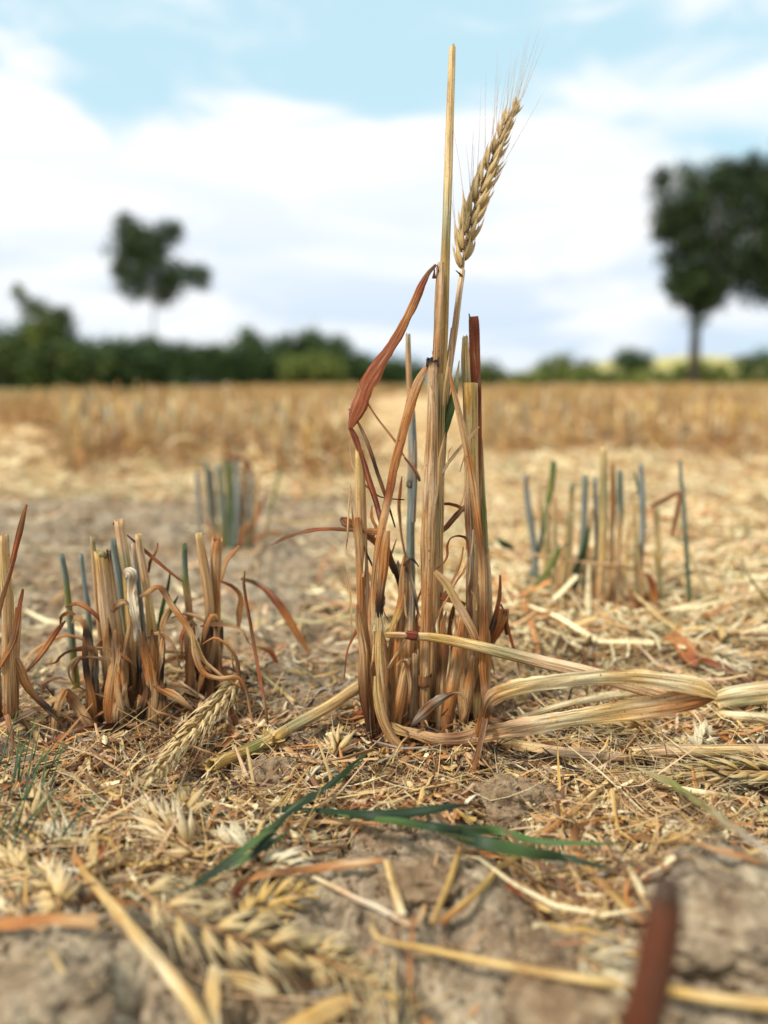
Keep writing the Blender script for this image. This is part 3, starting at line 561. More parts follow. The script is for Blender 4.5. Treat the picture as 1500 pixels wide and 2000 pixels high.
leafp(ct, [(852, 1111, 2, 'brown'), (864, 1102, 4, 'tan'), (873, 1085, 7, 'orange'), (873, 1066, 7, 'rust'), (882, 1050, 5, 'brown'), (900, 1046, 7, 'dark'), (914, 1052, 9, 'brown'), (915, 1072, 9, 'rust'), (905, 1110, 8, 'orange'), (890, 1135, 6, 'rust'), (878, 1160, 5, 'tan'), (862, 1190, 7, 'orange'), (850, 1212, 4, 'tan')], .297, 2.4, 2.0, n=44)
leafp(ct, [(905, 1068, 3, 'orange'), (900, 1090, 6, 'tan'), (893, 1110, 7, 'orange'), (880, 1140, 8, 'tan'), (865, 1165, 7, 'orange')], .299, 1.8, .8)
leafp(ct, [(845, 1158, 12, 'rust'), (862, 1165, 20, 'rust'), (885, 1172, 15, 'orange'), (908, 1182, 12, 'brown')], .304, 1.5, .3)
# right brown curled leaves
leafp(ct, [(977, 1123, 5, 'brown'), (975, 1160, 10, 'brown'), (970, 1190, 12, 'rust'), (963, 1220, 14, 'dark'), (953, 1250, 10, 'rust')], .312, 2.0, .5)
leafp(ct, [(957, 1262, 10, 'brown'), (968, 1235, 24, 'rust'), (977, 1205, 30, 'orange'), (982, 1190, 22, 'rust'), (987, 1210, 12, 'brown'), (990, 1240, 8, 'dark')], .314, 1.6, .5)
leafp(ct, [(978, 1180, 5, 'dark'), (990, 1205, 5, 'brown'), (997, 1245, 7, 'rust'), (1010, 1290, 5, 'brown'), (1016, 1318, 3, 'tan')], .313, 2)
# stems of the lower right of the clump
stemp(ct, [(905, 1205, 16, 'orange'), (898, 1260, 24, 'orange'), (889, 1310, 27, 'tan'), (880, 1360, 26, 'orange'), (870, 1425, 24, 'brown')], .2975, jag=1.5)
leafp(ct, [(924, 1280, 10, 'tan'), (920, 1320, 22, 'orange'), (914, 1360, 27, 'tan'), (905, 1410, 24, 'brown')], .296, 2.4, name='sheath')
stemp(ct, [(768, 1195, 14, 'tan'), (775, 1160, 16, 'orange'), (783, 1110, 18, 'tan'), (787, 1180, 20, 'tan'), (781, 1270, 24, 'orange'), (777, 1350, 24, 'tan'), (775, 1430, 24, 'brown')][2:], .302, jag=1.8)
leafp(ct, [(790, 1085, 8, 'orange'), (787, 1130, 18, 'tan'), (783, 1170, 20, 'orange'), (772, 1210, 16, 'yellow'), (762, 1236, 9, 'yellow')], .2975, 2.2, .5, name='sheath')
leafp(ct, [(797, 1090, 8, 'brown'), (800, 1130, 22, 'tan'), (803, 1180, 27, 'grey'), (800, 1240, 30, 'tan'), (795, 1310, 28, 'orange'), (790, 1370, 26, 'tan'), (785, 1430, 22, 'brown')], .299, 2.6, name='sheath', wave=.05)
leafp(ct, [(800, 1090, 5, 'dark'), (797, 1096, 10, 'brown'), (795, 1110, 12, 'dark'), (805, 1140, 11, 'grey'), (812, 1175, 10, 'dark'), (817, 1210, 6, 'brown')], .296, 2.1, .9)
leafp(ct, [(818, 1107, 3, 'brown'), (806, 1090, 7, 'dark'), (795, 1093, 8, 'brown'), (788, 1105, 4, 'dark')], .294, 2)
leafp(ct, [(797, 1238, 4, 'brown'), (783, 1265, 8, 'tan'), (768, 1290, 10, 'orange'), (757, 1306, 7, 'tan')], .292, 2)
leafp(ct, [(775, 1300, 6, 'tan'), (788, 1289, 8, 'brown'), (798, 1300, 9, 'brown'), (804, 1335, 8, 'tan'), (798, 1375, 6, 'brown')], .291, 2, .6)
stemp(ct, [(795, 1290, 14, 'tan'), (787, 1330, 20, 'tan'), (778, 1380, 22, 'orange'), (770, 1430, 20, 'brown')], .2935, jag=1.6)
stemp(ct, [(853, 1170, 12, 'gtan'), (853, 1250, 14, 'olive'), (851, 1330, 15, 'tan'), (848, 1420, 15, 'brown')], .306, jag=1)
stemp(ct, [(808, 1280, 18, 'tan'), (808, 1340, 20, 'pink'), (806, 1420, 20, 'brown')], .300, jag=1.5)
# spotted grey brown leaf curling over the base
leafp(ct, [(803, 1418, 8, 'dark'), (818, 1402, 18, 'grey'), (838, 1382, 27, 'brown'), (860, 1365, 22, 'grey'), (880, 1355, 12, 'brown'), (897, 1354, 8, 'tan'), (909, 1368, 9, 'tan'), (909, 1392, 8, 'tan'), (900, 1410, 5, 'brown')], .2845, 2.0, .7, amp=.0002, n=40)
# the folded flattened leaf swinging out to the right and back
leafp(ct, [(757, 1412, 10, 'brown'), (775, 1424, 22, 'straw'), (805, 1432, 22, 'tan'), (845, 1442, 26, 'tan', .284), (890, 1444, 30, 'brown', .281), (945, 1434, 36, 'tan', .277), (1020, 1420, 36, 'pink', .27), (1100, 1404, 38, 'cream', .265), (1190, 1392, 40, 'straw', .26), (1280, 1380, 44, 'tan', .257), (1350, 1366, 42, 'orange', .255), (1396, 1360, 16, 'brown', .254)], .287, 1.0, .25, amp=.0004, n=56)
leafp(ct, [(1400, 1360, 14, 'straw'), (1372, 1344, 34, 'straw'), (1300, 1330, 36, 'cream'), (1230, 1322, 32, 'straw'), (1150, 1323, 34, 'cream'), (1070, 1332, 34, 'cream'), (1000, 1346, 38, 'straw', .256), (962, 1362, 36, 'tan', .262), (950, 1390, 26, 'brown', .27), (938, 1430, 22, 'orange', .276), (925, 1462, 14, 'brown', .28), (905, 1478, 4, 'brown', .28)], .2525, .9, -.4, amp=.0004, n=56, wave=.08)
# bent stem that leaves the clump to the right, with its node
stemp(ct, [(756, 1240, 11, 'yellow'), (775, 1240, 12, 'tan'), (805, 1242, 14, 'pink'), (845, 1244, 17, 'yellow'), (910, 1256, 20, 'straw'), (990, 1275, 23, 'gtan', .283), (1070, 1295, 25, 'pink', .279), (1150, 1315, 26, 'pink', .276), (1230, 1338, 26, 'pink', .273), (1300, 1358, 26, 'tan', .27)], .2885, ns=18)
noden_p = MB(); a_, t_ = P(797, 1240, .288); b_, _ = P(815, 1243, .288); q_ = np.linspace(0, 1, 7)
tube(noden_p, a_ + (b_ - a_) * q_[:, None], (8.3 + 1.2 * np.sin(q_ * math.pi)) * t_ / F, np.repeat(C['redb'][None], 7, 0), cut=False); noden_p.build('node', M_STEM, ct)
# papery brown leaves and sheaths round the foot
for k in range(30):
    a = rnd.uniform(-.2, math.pi * 2); px = 835 + rnd.uniform(-105, 100); Y = .306 + rnd.uniform(-.014, .018)
    p, _ = P(px, 1400, Y); p[2] = gz(p[0], p[1]) - .001
    wild_leaf(ct, p, rnd.uniform(.02, .055), rnd.choice([rnd.uniform(-2.6, -.5), rnd.uniform(-3.3, .2)]), rnd.uniform(.2, 1.2), rnd.uniform(1.4, 3.0), rnd.uniform(.0015, .004), rnd.choice(['brown', 'tan', 'orange']), rnd.choice(['tan', 'orange', 'brown', 'straw']))
# ---------------------------------------------------------------- the left clump
b1, _ = G(290, 1410)
lt = thing('wheat_plant', b1, 'short brown stubble clump left of the tall one, a torn whitish leaf in its middle', 'wheat plant', 'stubble clumps of cut wheat')
stemp(lt, [(196, 1084, 24, 'yellow'), (201, 1120, 27, 'tan'), (207, 1180, 30, 'pink'), (215, 1240, 32, 'tan'), (224, 1300, 34, 'tan'), (231, 1360, 36, 'brown'), (236, 1430, 34, 'brown')], .307, jag=.9)
leafp(lt, [(190, 1078, 10, 'olive'), (198, 1084, 20, 'gtan'), (203, 1092, 16, 'brown')], .306, 2.0)
stemp(lt, [(211, 1080, 12, 'dark'), (215, 1120, 16, 'tan'), (224, 1190, 20, 'pink'), (233, 1260, 22, 'orange'), (241, 1330, 24, 'brown'), (247, 1430, 22, 'brown')], .309, jag=1.2)
stemp(lt, [(233, 1018, 19, 'tan'), (238, 1060, 20, 'pink'), (244, 1100, 20, 'gtan'), (251, 1160, 20, 'yellow'), (262, 1260, 22, 'tan'), (270, 1420, 22, 'brown')], .3105, jag=.6)
leafp(lt, [(221, 1024, 4, 'dark'), (228, 1018, 8, 'brown'), (226, 1035, 7, 'rust'), (229, 1050, 4, 'brown')], .311, 2)
leafp(lt, [(241, 1120, 14, 'brown'), (252, 1118, 22, 'white'), (257, 1130, 24, 'grey'), (255, 1160, 20, 'white'), (259, 1190, 22, 'white'), (265, 1220, 16, 'grey'), (266, 1250, 12, 'white'), (272, 1264, 10, 'white'), (277, 1282, 6, 'cream')], .305, 1.2, .9, wave=.1, amp=.0004, n=36)
leafp(lt, [(219, 1195, 8, 'brown'), (232, 1184, 15, 'brown'), (243, 1176, 14, 'tan'), (250, 1180, 6, 'brown')], .304, 2.0)
stemp(lt, [(270, 1045, 12, 'straw'), (275, 1080, 15, 'pink'), (283, 1130, 15, 'tan'), (291, 1190, 17, 'straw'), (298, 1245, 20, 'yellow')], .311, jag=.4)
noden(lt, 300, 1254, 20, .311, 'olive', 9)
stemp(lt, [(301, 1260, 19, 'straw'), (303, 1310, 19, 'yellow'), (304, 1400, 20, 'brown')], .311, False)
stemp(lt, [(221, 1056, 13, 'teal'), (229, 1110, 15, 'blue'), (237, 1170, 15, 'teal'), (245, 1260, 15, 'gtan'), (250, 1400, 16, 'brown')], .3195)
stemp(lt, [(260, 1064, 8, 'pink'), (267, 1120, 9, 'blue'), (274, 1190, 9, 'blue'), (282, 1260, 10, 'grey'), (286, 1400, 12, 'brown')], .317)
stemp(lt, [(181, 1050, 9, 'gtan'), (186, 1110, 11, 'tan'), (194, 1190, 12, 'tan'), (205, 1300, 14, 'brown'), (214, 1400, 14, 'brown')], .324)
stemp(lt, [(120, 1084, 9, 'teal'), (127, 1120, 11, 'teal'), (132, 1170, 12, 'olive'), (138, 1230, 13, 'teal'), (144, 1290, 14, 'olive'), (149, 1340, 14, 'olive'), (153, 1400, 12, 'olive')], .330, jag=1)
stemp(lt, [(159, 1084, 8, 'teal'), (165, 1140, 9, 'blue'), (172, 1200, 10, 'teal'), (178, 1270, 11, 'olive'), (184, 1360, 10, 'brown')], .345)
stemp(lt, [(361, 1066, 9, 'green'), (361, 1100, 12, 'teal'), (362, 1133, 13, 'olive'), (365, 1160, 14, 'tan'), (370, 1220, 14, 'brown'), (372, 1280, 13, 'green'), (373, 1380, 13, 'dgreen')], .325, jag=1.5)
stemp(lt, [(388, 1044, 12, 'straw'), (394, 1080, 16, 'tan'), (402, 1130, 19, 'tan'), (410, 1190, 18, 'tan'), (409, 1240, 16, 'straw'), (404, 1300, 16, 'pink'), (398, 1400, 18, 'brown')], .326, jag=.8)
noden(lt, 411, 1208, 17, .3255, 'tan', 4)
stemp(lt, [(424, 1062, 22, 'orange'), (422, 1100, 22, 'tan'), (423, 1160, 15, 'orange'), (425, 1230, 14, 'yellow'), (427, 1300, 14, 'tan'), (425, 1385, 14, 'brown')], .329, jag=1.5)
leafp(lt, [(468, 1066, 5, 'orange'), (453, 1085, 12, 'orange'), (440, 1108, 11, 'tan'), (431, 1135, 7, 'orange')], .328, 2)
leafp(lt, [(308, 1060, 3, 'rust'), (303, 1085, 6, 'orange'), (292, 1100, 8, 'brown'), (290, 1118, 5, 'brown')], .314, 2)
leafp(lt, [(248, 1045, 4, 'rust'), (268, 1062, 7, 'brown'), (295, 1086, 9, 'rust'), (325, 1110, 8, 'rust'), (350, 1130, 7, 'brown'), (358, 1136, 3, 'brown')], .313, 2.2, .6)
leafp(lt, [(272, 1166, 6, 'brown'), (290, 1156, 14, 'tan'), (307, 1147, 12, 'orange'), (320, 1155, 16, 'brown'), (335, 1180, 18, 'tan'), (352, 1206, 19, 'orange'), (368, 1236, 19, 'tan'), (382, 1265, 18, 'straw'), (400, 1292, 15, 'tan'), (430, 1315, 16, 'tan'), (462, 1335, 17, 'orange'), (485, 1350, 12, 'brown'), (500, 1352, 4, 'brown')], .301, 1.9, 1.4, n=56)
leafp(lt, [(375, 1240, 6, 'straw'), (380, 1280, 14, 'tan'), (395, 1315, 14, 'orange'), (425, 1325, 12, 'tan'), (460, 1322, 14, 'orange'), (478, 1345, 13, 'brown'), (488, 1390, 10, 'tan'), (498, 1425, 8, 'brown'), (502, 1435, 3, 'brown')], .299, 2.0, 1.2)
leafp(lt, [(215, 1290, 6, 'brown'), (190, 1284, 6, 'brown'), (160, 1283, 8, 'brown'), (142, 1292, 10, 'tan'), (134, 1310, 11, 'tan'), (140, 1332, 8, 'orange'), (165, 1348, 6, 'brown'), (205, 1362, 6, 'tan'), (245, 1378, 6, 'brown'), (275, 1396, 5, 'tan'), (302, 1404, 3, 'brown')], .297, 2.1, 1.3, n=50)
leafp(lt, [(128, 1346, 14, 'orange'), (116, 1372, 20, 'tan'), (108, 1405, 16, 'tan'), (105, 1440, 14, 'pink'), (112, 1464, 12, 'orange'), (130, 1472, 10, 'tan'), (165, 1462, 9, 'orange'), (205, 1452, 9, 'tan'), (245, 1450, 10, 'pink'), (262, 1462, 7, 'tan'), (262, 1476, 4, 'cream')], .290, 1.8, .9, n=50)
leafp(lt, [(130, 1346, 10, 'brown'), (142, 1366, 24, 'brown'), (162, 1392, 26, 'tan'), (180, 1420, 22, 'brown'), (197, 1450, 14, 'tan'), (208, 1462, 6, 'brown')], .293, 1.4, .3)
def foot(par, x0, y0, x1, y1, w0, yy, pal=('brown', 'brown', 'tan', 'orange', 'dark')):
    pts_ = []
    for q in (0, .12, .35, .65, 1):
        pts_.append((x0 + (x1 - x0) * q + rnd.uniform(-4, 4), y0 + (y1 - y0) * q, w0 * (.12, .6, .9, 1, .6)[int(q * 4.1 + .6) if q < .3 else (2 if q < .5 else (3 if q < .9 else 4))], rnd.choice(pal) if q < 1 else 'dark'))
    leafp(par, pts_, yy, rnd.uniform(1.2, 2.2), rnd.uniform(-.7, .7), name='sheath', wave=.12, rag=.2)
for k in range(46):
    x1 = rnd.choice([rnd.uniform(185, 340), rnd.uniform(195, 300), rnd.uniform(350, 440)]); x0 = x1 + rnd.uniform(-26, 26)
    foot(lt, x0, rnd.uniform(1190, 1360), x1, rnd.uniform(1415, 1445), rnd.uniform(14, 34), (.300 if x1 < 340 else .318) + rnd.uniform(-.004, .006))
for k in range(30):
    x1 = rnd.uniform(715, 950); x0 = x1 + rnd.uniform(-24, 24)
    foot(ct, x0, rnd.uniform(1130, 1370), x1, rnd.uniform(1415, 1450), rnd.uniform(12, 30), .3 + rnd.uniform(-.005, .014), ('tan', 'orange', 'tan', 'brown', 'straw', 'orange'))
for k in range(16):
    x0 = rnd.uniform(700, 950); y0 = rnd.uniform(960, 1300); l = rnd.uniform(60, 190); s_ = rnd.uniform(-.45, .45)
    leafp(ct, [(x0, y0, 2, 'tan'), (x0 + s_ * l * .4, y0 + l * .35, rnd.uniform(5, 12), rnd.choice(['brown', 'orange', 'tan'])), (x0 + s_ * l * .9 + rnd.uniform(-12, 12), y0 + l * .7, rnd.uniform(5, 12), rnd.choice(['brown', 'rust', 'orange'])), (x0 + s_ * l, y0 + l, 3, 'dark')], .303 + rnd.uniform(-.004, .014), 2.0, rnd.uniform(-1.5, 1.5), wave=.1)
leafp(lt, [(300, 1340, 6, 'brown'), (325, 1352, 20, 'orange'), (350, 1366, 24, 'tan'), (375, 1385, 14, 'brown'), (392, 1394, 5, 'brown')], .297, 1.8, .8)
leafp(lt, [(284, 1364, 3, 'brown'), (300, 1388, 7, 'tan'), (330, 1396, 6, 'brown'), (360, 1412, 8, 'tan'), (385, 1428, 12, 'tan'), (420, 1434, 6, 'brown'), (455, 1432, 2, 'brown')], .293, 2.1, 1.0)
leafp(lt, [(332, 1118, 3, 'dgreen'), (327, 1150, 8, 'dgreen'), (318, 1185, 9, 'green'), (308, 1240, 7, 'dgreen')], .330, 1.4, mat=M_GREEN)
leafp(lt, [(348, 1164, 2, 'dgreen'), (336, 1190, 12, 'green'), (320, 1215, 14, 'dgreen'), (308, 1240, 8, 'green'), (300, 1280, 5, 'dgreen')], .326, 1.0, mat=M_GREEN)
for k in range(34):
    px = 290 + rnd.uniform(-150, 140); Y = .312 + rnd.uniform(-.02, .03)
    p, _ = P(px, 1400, Y); p[2] = gz(p[0], p[1]) - .001
    wild_leaf(lt, p, rnd.uniform(.018, .05), rnd.uniform(-3.6, .5), rnd.uniform(.2, 1.3), rnd.uniform(1.4, 3.2), rnd.uniform(.0014, .0042), rnd.choice(['brown', 'tan', 'orange', 'dark']), rnd.choice(['tan', 'orange', 'brown', 'rust']))
for k in range(26):
    x0 = rnd.uniform(120, 440); y0 = rnd.uniform(1180, 1340); l = rnd.uniform(60, 150); s_ = rnd.uniform(-1.1, 1.1); dp = rnd.uniform(.2, .9)
    leafp(lt, [(x0, y0, 3, 'brown'), (x0 + s_ * l * .35, y0 - l * .12 * dp, rnd.uniform(6, 14), rnd.choice(['brown', 'orange', 'tan'])), (x0 + s_ * l * .8, y0 + l * .25 * dp, rnd.uniform(6, 16), rnd.choice(['brown', 'rust', 'tan', 'orange'])), (x0 + s_ * l + rnd.uniform(-10, 10), y0 + l * .8 * dp, rnd.uniform(4, 8), 'brown'), (x0 + s_ * l * 1.05, y0 + l * dp, 2, 'dark')], .306 + rnd.uniform(-.006, .022), 2.0, rnd.uniform(-1.8, 1.8), wave=.12)
# split fibres peeling off the stems of the tall plant
for k in range(26):
    x0, ya, yb = rnd.choice([(846, 740, 1300), (700, 930, 1380), (925, 780, 1250), (745, 1240, 1400), (860, 560, 1000), (783, 1120, 1380), (940, 1000, 1350), (895, 1230, 1400)])
    y0 = rnd.uniform(ya, yb); sg = rnd.choice([-1, 1]); l = rnd.uniform(35, 130) * rnd.choice([-1, 1]); x0 += sg * rnd.uniform(6, 16); o = sg * rnd.uniform(3, 15)
    leafp(ct, [(x0, y0, 4, 'tan'), (x0 + o * .15, y0 + l * .4, rnd.uniform(3, 6), rnd.choice(['straw', 'tan', 'orange', 'cream'])), (x0 + o * .5, y0 + l * .75, rnd.uniform(2, 5), 'tan'), (x0 + o, y0 + l, 1, 'brown')], .292 + rnd.uniform(0, .004), 1.6, rnd.uniform(-1, 1), name='fibre')
# rust coloured leaves of a small plant right behind the left clump
b2, _ = G(500, 1300)
st = thing('wheat_seedling', b2, 'thin wilted shoot with curling rust coloured leaves between the left clump and the tall one', 'wheat shoot')
leafp(st, [(524, 1430, 4, 'brown', .296), (519, 1380, 7, 'brown', .298), (508, 1310, 8, 'rust', .305), (494, 1240, 8, 'brown'), (484, 1185, 8, 'rust'), (477, 1140, 7, 'brown'), (478, 1115, 4, 'orange')], .312, 2, .8)
leafp(st, [(430, 1135, 6, 'rust'), (455, 1145, 9, 'brown'), (470, 1165, 12, 'orange'), (468, 1200, 14, 'orange'), (467, 1240, 5, 'pink')], .335, 1.6, .8)
leafp(st, [(470, 1130, 5, 'brown', .35), (495, 1138, 10, 'brown'), (520, 1153, 13, 'rust'), (545, 1180, 18, 'rust'), (566, 1212, 22, 'orange'), (585, 1245, 18, 'orange'), (605, 1278, 8, 'tan')], .36, 1.5, .9)
leafp(st, [(470, 1130, 5, 'brown', .35), (500, 1262, 8, 'tan', .35), (530, 1275, 12, 'rust'), (545, 1300, 6, 'rust')][1:], .35, 1.5, .5)
# far left clump cut by the frame
b3, _ = G(10, 1390)
fl = thing('wheat_plant', b3, 'blurred stubble clump of tan stalks cut off by the left edge of the photo', 'wheat plant', 'stubble clumps of cut wheat')
stemp(fl, [(8, 1050, 18, 'tan'), (10, 1120, 20, 'straw'), (14, 1200, 22, 'tan'), (18, 1290, 24, 'tan'), (20, 1400, 24, 'brown')], .285)
stemp(fl, [(-22, 1020, 18, 'tan'), (-14, 1200, 20, 'tan'), (-6, 1400, 22, 'brown')], .295)
stemp(fl, [(34, 1190, 16, 'straw'), (30, 1260, 18, 'tan'), (26, 1400, 18, 'brown')], .29)
leafp(fl, [(52, 985, 6, 'orange'), (42, 1025, 13, 'brown'), (28, 1075, 14, 'rust'), (14, 1125, 14, 'brown'), (2, 1170, 14, 'brown'), (-8, 1230, 10, 'brown')], .280, 1.8, .5)
leafp(fl, [(45, 1150, 5, 'rust'), (36, 1190, 14, 'rust'), (26, 1250, 18, 'brown'), (8, 1285, 14, 'orange'), (-4, 1310, 9, 'brown')], .282, 1.8, .5)
leafp(fl, [(128, 1212, 4, 'brown'), (108, 1235, 13, 'rust'), (85, 1268, 15, 'orange'), (60, 1300, 12, 'brown'), (50, 1312, 7, 'brown')], .31, 1.8, .5)
leafp(fl, [(20, 1268, 10, 'tan'), (38, 1300, 22, 'tan'), (52, 1335, 26, 'orange'), (68, 1358, 20, 'brown'), (95, 1385, 22, 'dark'), (125, 1420, 8, 'brown')], .288, 1.5, .5)
for k in range(16):
    px = 20 + rnd.uniform(-70, 80); p, _ = P(px, 1400, .305 + rnd.uniform(-.015, .02)); p[2] = gz(p[0], p[1]) - .001
    wild_leaf(fl, p, rnd.uniform(.02, .05), rnd.uniform(-3.4, .4), rnd.uniform(.2, 1.2), rnd.uniform(1.4, 3.2), rnd.uniform(.0015, .004), rnd.choice(['brown', 'tan', 'orange']), rnd.choice(['tan', 'orange', 'brown']))
# blue green clump in the middle distance, left
b4, _ = G(450, 1068)
mt = thing('wheat_plant', b4, 'small blurred blue green stubble clump on bare soil behind the left one', 'wheat plant', 'stubble clumps of cut wheat')
for (x0, y0, x1, y1, w_, c0, c1) in [(384, 922, 390, 1040, 8, 'blue', 'grey'), (402, 905, 410, 1050, 9, 'teal', 'tan'), (412, 918, 422, 1050, 9, 'blue', 'gtan'), (428, 915, 440, 1060, 14, 'teal', 'olive'), (447, 905, 452, 1062, 13, 'green', 'teal'), (461, 896, 463, 1062, 12, 'blue', 'teal'), (478, 908, 472, 1062, 10, 'brown', 'tan'), (492, 920, 484, 1062, 10, 'blue', 'olive'), (504, 930, 492, 1055, 8, 'tan', 'brown'), (436, 900, 430, 1060, 8, 'gtan', 'tan'), (548, 915, 520, 1030, 6, 'olive', 'gtan')]:
    stemp(mt, [(x0, y0, w_ * .9, c0), ((x0 + x1) / 2 + 1, (y0 + y1) / 2, w_, c0), (x1, y1 + 6, w_, c1)], .665 + rnd.uniform(-.02, .03), ns=10)
for sp_ in [[(440, 905, 3, 'brown'), (462, 893, 8, 'rust'), (485, 905, 8, 'brown'), (495, 935, 6, 'rust')], [(480, 1040, 8, 'brown'), (500, 1010, 10, 'orange'), (515, 975, 7, 'rust'), (530, 960, 3, 'tan')], [(495, 1062, 8, 'rust'), (520, 1040, 9, 'orange'), (560, 1048, 8, 'brown'), (590, 1070, 4, 'tan')], [(430, 1060, 9, 'orange'), (410, 1035, 8, 'tan'), (395, 1010, 5, 'rust')], [(470, 1065, 12, 'rust'), (475, 1040, 14, 'orange'), (490, 1020, 6, 'tan')]]:
    leafp(mt, sp_, .65, 1.6, .5)
# right clump in the middle distance
b5, _ = G(1180, 1190)
rt = thing('wheat_plant', b5, 'loose blurred clump of blue green and tan stubble stalks right of the tall plant', 'wheat plant', 'stubble clumps of cut wheat')
for sp_, yy in [([(1026, 930, 10, 'grey'), (1031, 990, 12, 'blue'), (1042, 1060, 12, 'blue'), (1050, 1150, 12, 'teal')], .50), ([(1081, 905, 12, 'green'), (1076, 950, 13, 'olive'), (1066, 1000, 11, 'green'), (1056, 1060, 9, 'teal'), (1030, 1140, 9, 'teal')], .505), ([(1068, 985, 8, 'gtan'), (1070, 1060, 10, 'gtan'), (1072, 1160, 11, 'olive')], .49),
               ([(1117, 948, 8, 'green'), (1116, 1010, 8, 'tan'), (1114, 1160, 8, 'tan')], .50), ([(1143, 932, 12, 'teal'), (1141, 1000, 13, 'blue'), (1136, 1070, 12, 'teal'), (1122, 1150, 11, 'dgreen')], .48), ([(1162, 934, 8, 'blue'), (1163, 1010, 9, 'blue'), (1165, 1095, 9, 'teal'), (1160, 1190, 9, 'tan')], .485),
               ([(1178, 876, 12, 'straw'), (1179, 960, 16, 'gtan'), (1177, 1060, 17, 'straw'), (1172, 1140, 17, 'tan'), (1168, 1210, 16, 'brown')], .465), ([(1196, 900, 8, 'tan'), (1196, 980, 10, 'orange'), (1195, 1060, 9, 'tan'), (1190, 1190, 9, 'tan')], .475), ([(1211, 922, 11, 'teal'), (1211, 980, 14, 'teal'), (1210, 1040, 12, 'tan'), (1208, 1120, 11, 'pink'), (1206, 1200, 11, 'tan')], .47),
               ([(1252, 910, 9, 'blue'), (1255, 980, 12, 'blue'), (1256, 1040, 11, 'blue'), (1251, 1110, 9, 'grey'), (1246, 1200, 10, 'olive')], .47), ([(1328, 900, 6, 'teal'), (1332, 960, 8, 'teal'), (1339, 1050, 9, 'teal'), (1347, 1185, 9, 'green')], .475), ([(1240, 925, 5, 'green'), (1247, 965, 6, 'teal')], .472)]:
    stemp(rt, sp_, yy, ns=12)
for sp_, mt_ in [([(1028, 1170, 4, 'green'), (1075, 1100, 16, 'olive'), (1095, 1075, 14, 'green'), (1110, 1060, 4, 'green')], M_GREEN), ([(1120, 1120, 10, 'dgreen'), (1140, 1080, 16, 'dgreen'), (1150, 1030, 8, 'green')], M_GREEN), ([(965, 1050, 3, 'green'), (985, 1062, 12, 'dgreen'), (1003, 1072, 5, 'dgreen')], M_GREEN),
                  ([(965, 1072, 5, 'pink'), (1040, 1082, 7, 'pink'), (1130, 1094, 8, 'pink'), (1220, 1108, 7, 'tan'), (1255, 1116, 4, 'tan')], M_LEAF), ([(1250, 1115, 6, 'pink'), (1270, 1130, 12, 'rust'), (1280, 1170, 14, 'orange'), (1275, 1200, 8, 'rust')], M_LEAF), ([(1270, 990, 5, 'rust'), (1300, 975, 10, 'brown'), (1325, 965, 9, 'rust'), (1322, 1000, 10, 'brown'), (1312, 1045, 6, 'rust')], M_LEAF),
                  ([(1168, 1230, 16, 'orange'), (1172, 1190, 22, 'orange'), (1182, 1160, 12, 'tan')], M_LEAF), ([(1345, 1075, 6, 'straw'), (1365, 1120, 10, 'cream'), (1385, 1165, 8, 'straw')], M_LEAF), ([(1060, 1200, 8, 'orange'), (1085, 1180, 14, 'tan'), (1120, 1200, 10, 'brown')], M_LEAF), ([(1260, 1210, 10, 'brown'), (1240, 1180, 16, 'rust'), (1225, 1150, 8, 'orange')], M_LEAF), ([(1195, 1215, 6, 'tan'), (1215, 1180, 12, 'rust'), (1235, 1170, 10, 'brown'), (1290, 1200, 8, 'rust')], M_LEAF)]:
    leafp(rt, sp_, .46, 1.5, .6, mat=mt_)
for k in range(16):
    x0 = rnd.uniform(1030, 1300); h_ = rnd.uniform(90, 230); yy = rnd.uniform(.455, .53); lx = rnd.uniform(-22, 22)
    stemp(rt, [(x0 + lx, 1190 - h_, 6, rnd.choice(['straw', 'gtan', 'tan', 'cream'])), (x0 + lx * .5, 1190 - h_ * .5, rnd.uniform(6, 9), rnd.choice(['straw', 'tan', 'gtan'])), (x0, 1195, 9, 'brown')], yy, ns=10)
for k in range(46):
    p = np.array(b5) + np.array((rnd.uniform(-.055, .055), rnd.uniform(-.03, .06), 0)); p[2] = gz(p[0], p[1])
    wild_leaf(rt, p, rnd.uniform(.02, .075), rnd.uniform(0, 6.3), rnd.uniform(.2, 1.3), rnd.uniform(1.4, 3), rnd.uniform(.002, .004), rnd.choice(['brown', 'tan', 'orange']), rnd.choice(['tan', 'straw', 'rust']))
# the brown stalk close to the lens
bs, _ = P(1245, 2000, .112); bs[2] = gz(bs[0], bs[1])
ns_ = thing('wheat_stalk', bs, 'single dark red brown stalk standing upright close to the lens at the lower right', 'wheat stalk')
top_, t_ = P(1306, 1728, .115); A = smooth(np.array([[*top_, 24 * t_ / F], [*P(1296, 1800, .114)[0], 34 * t_ / F], [*P(1270, 1930, .112)[0], 36 * t_ / F], [*P(1245, 2060, .111)[0], 37 * t_ / F], [bs[0], bs[1], bs[2] - .002, 37 * t_ / F]]), 34)
cs_ = np.repeat(np.array(lin(96, 52, 30))[None], 34, 0); cs_[:2] = C['brown'] * .3; cs_[20:] = lin(80, 50, 32)
mb = MB(); tube(mb, A[:, :3], A[:, 3], cs_, ns=18, jag=.7, flute=.07); mb.build('stem', M_STEM, ns_)
mb = MB(); A2 = A[10:30, :3] + np.array((.0004, -.0008, 0)); ribbon(mb, A2, np.interp(np.arange(20), [0, 6, 19], [.001, .0045, .005]), np.repeat(np.array(lin(110, 58, 32))[None], 20, 0), (.4, -1, .2), 3.0); mb.build('sheath', M_LEAF, ns_)

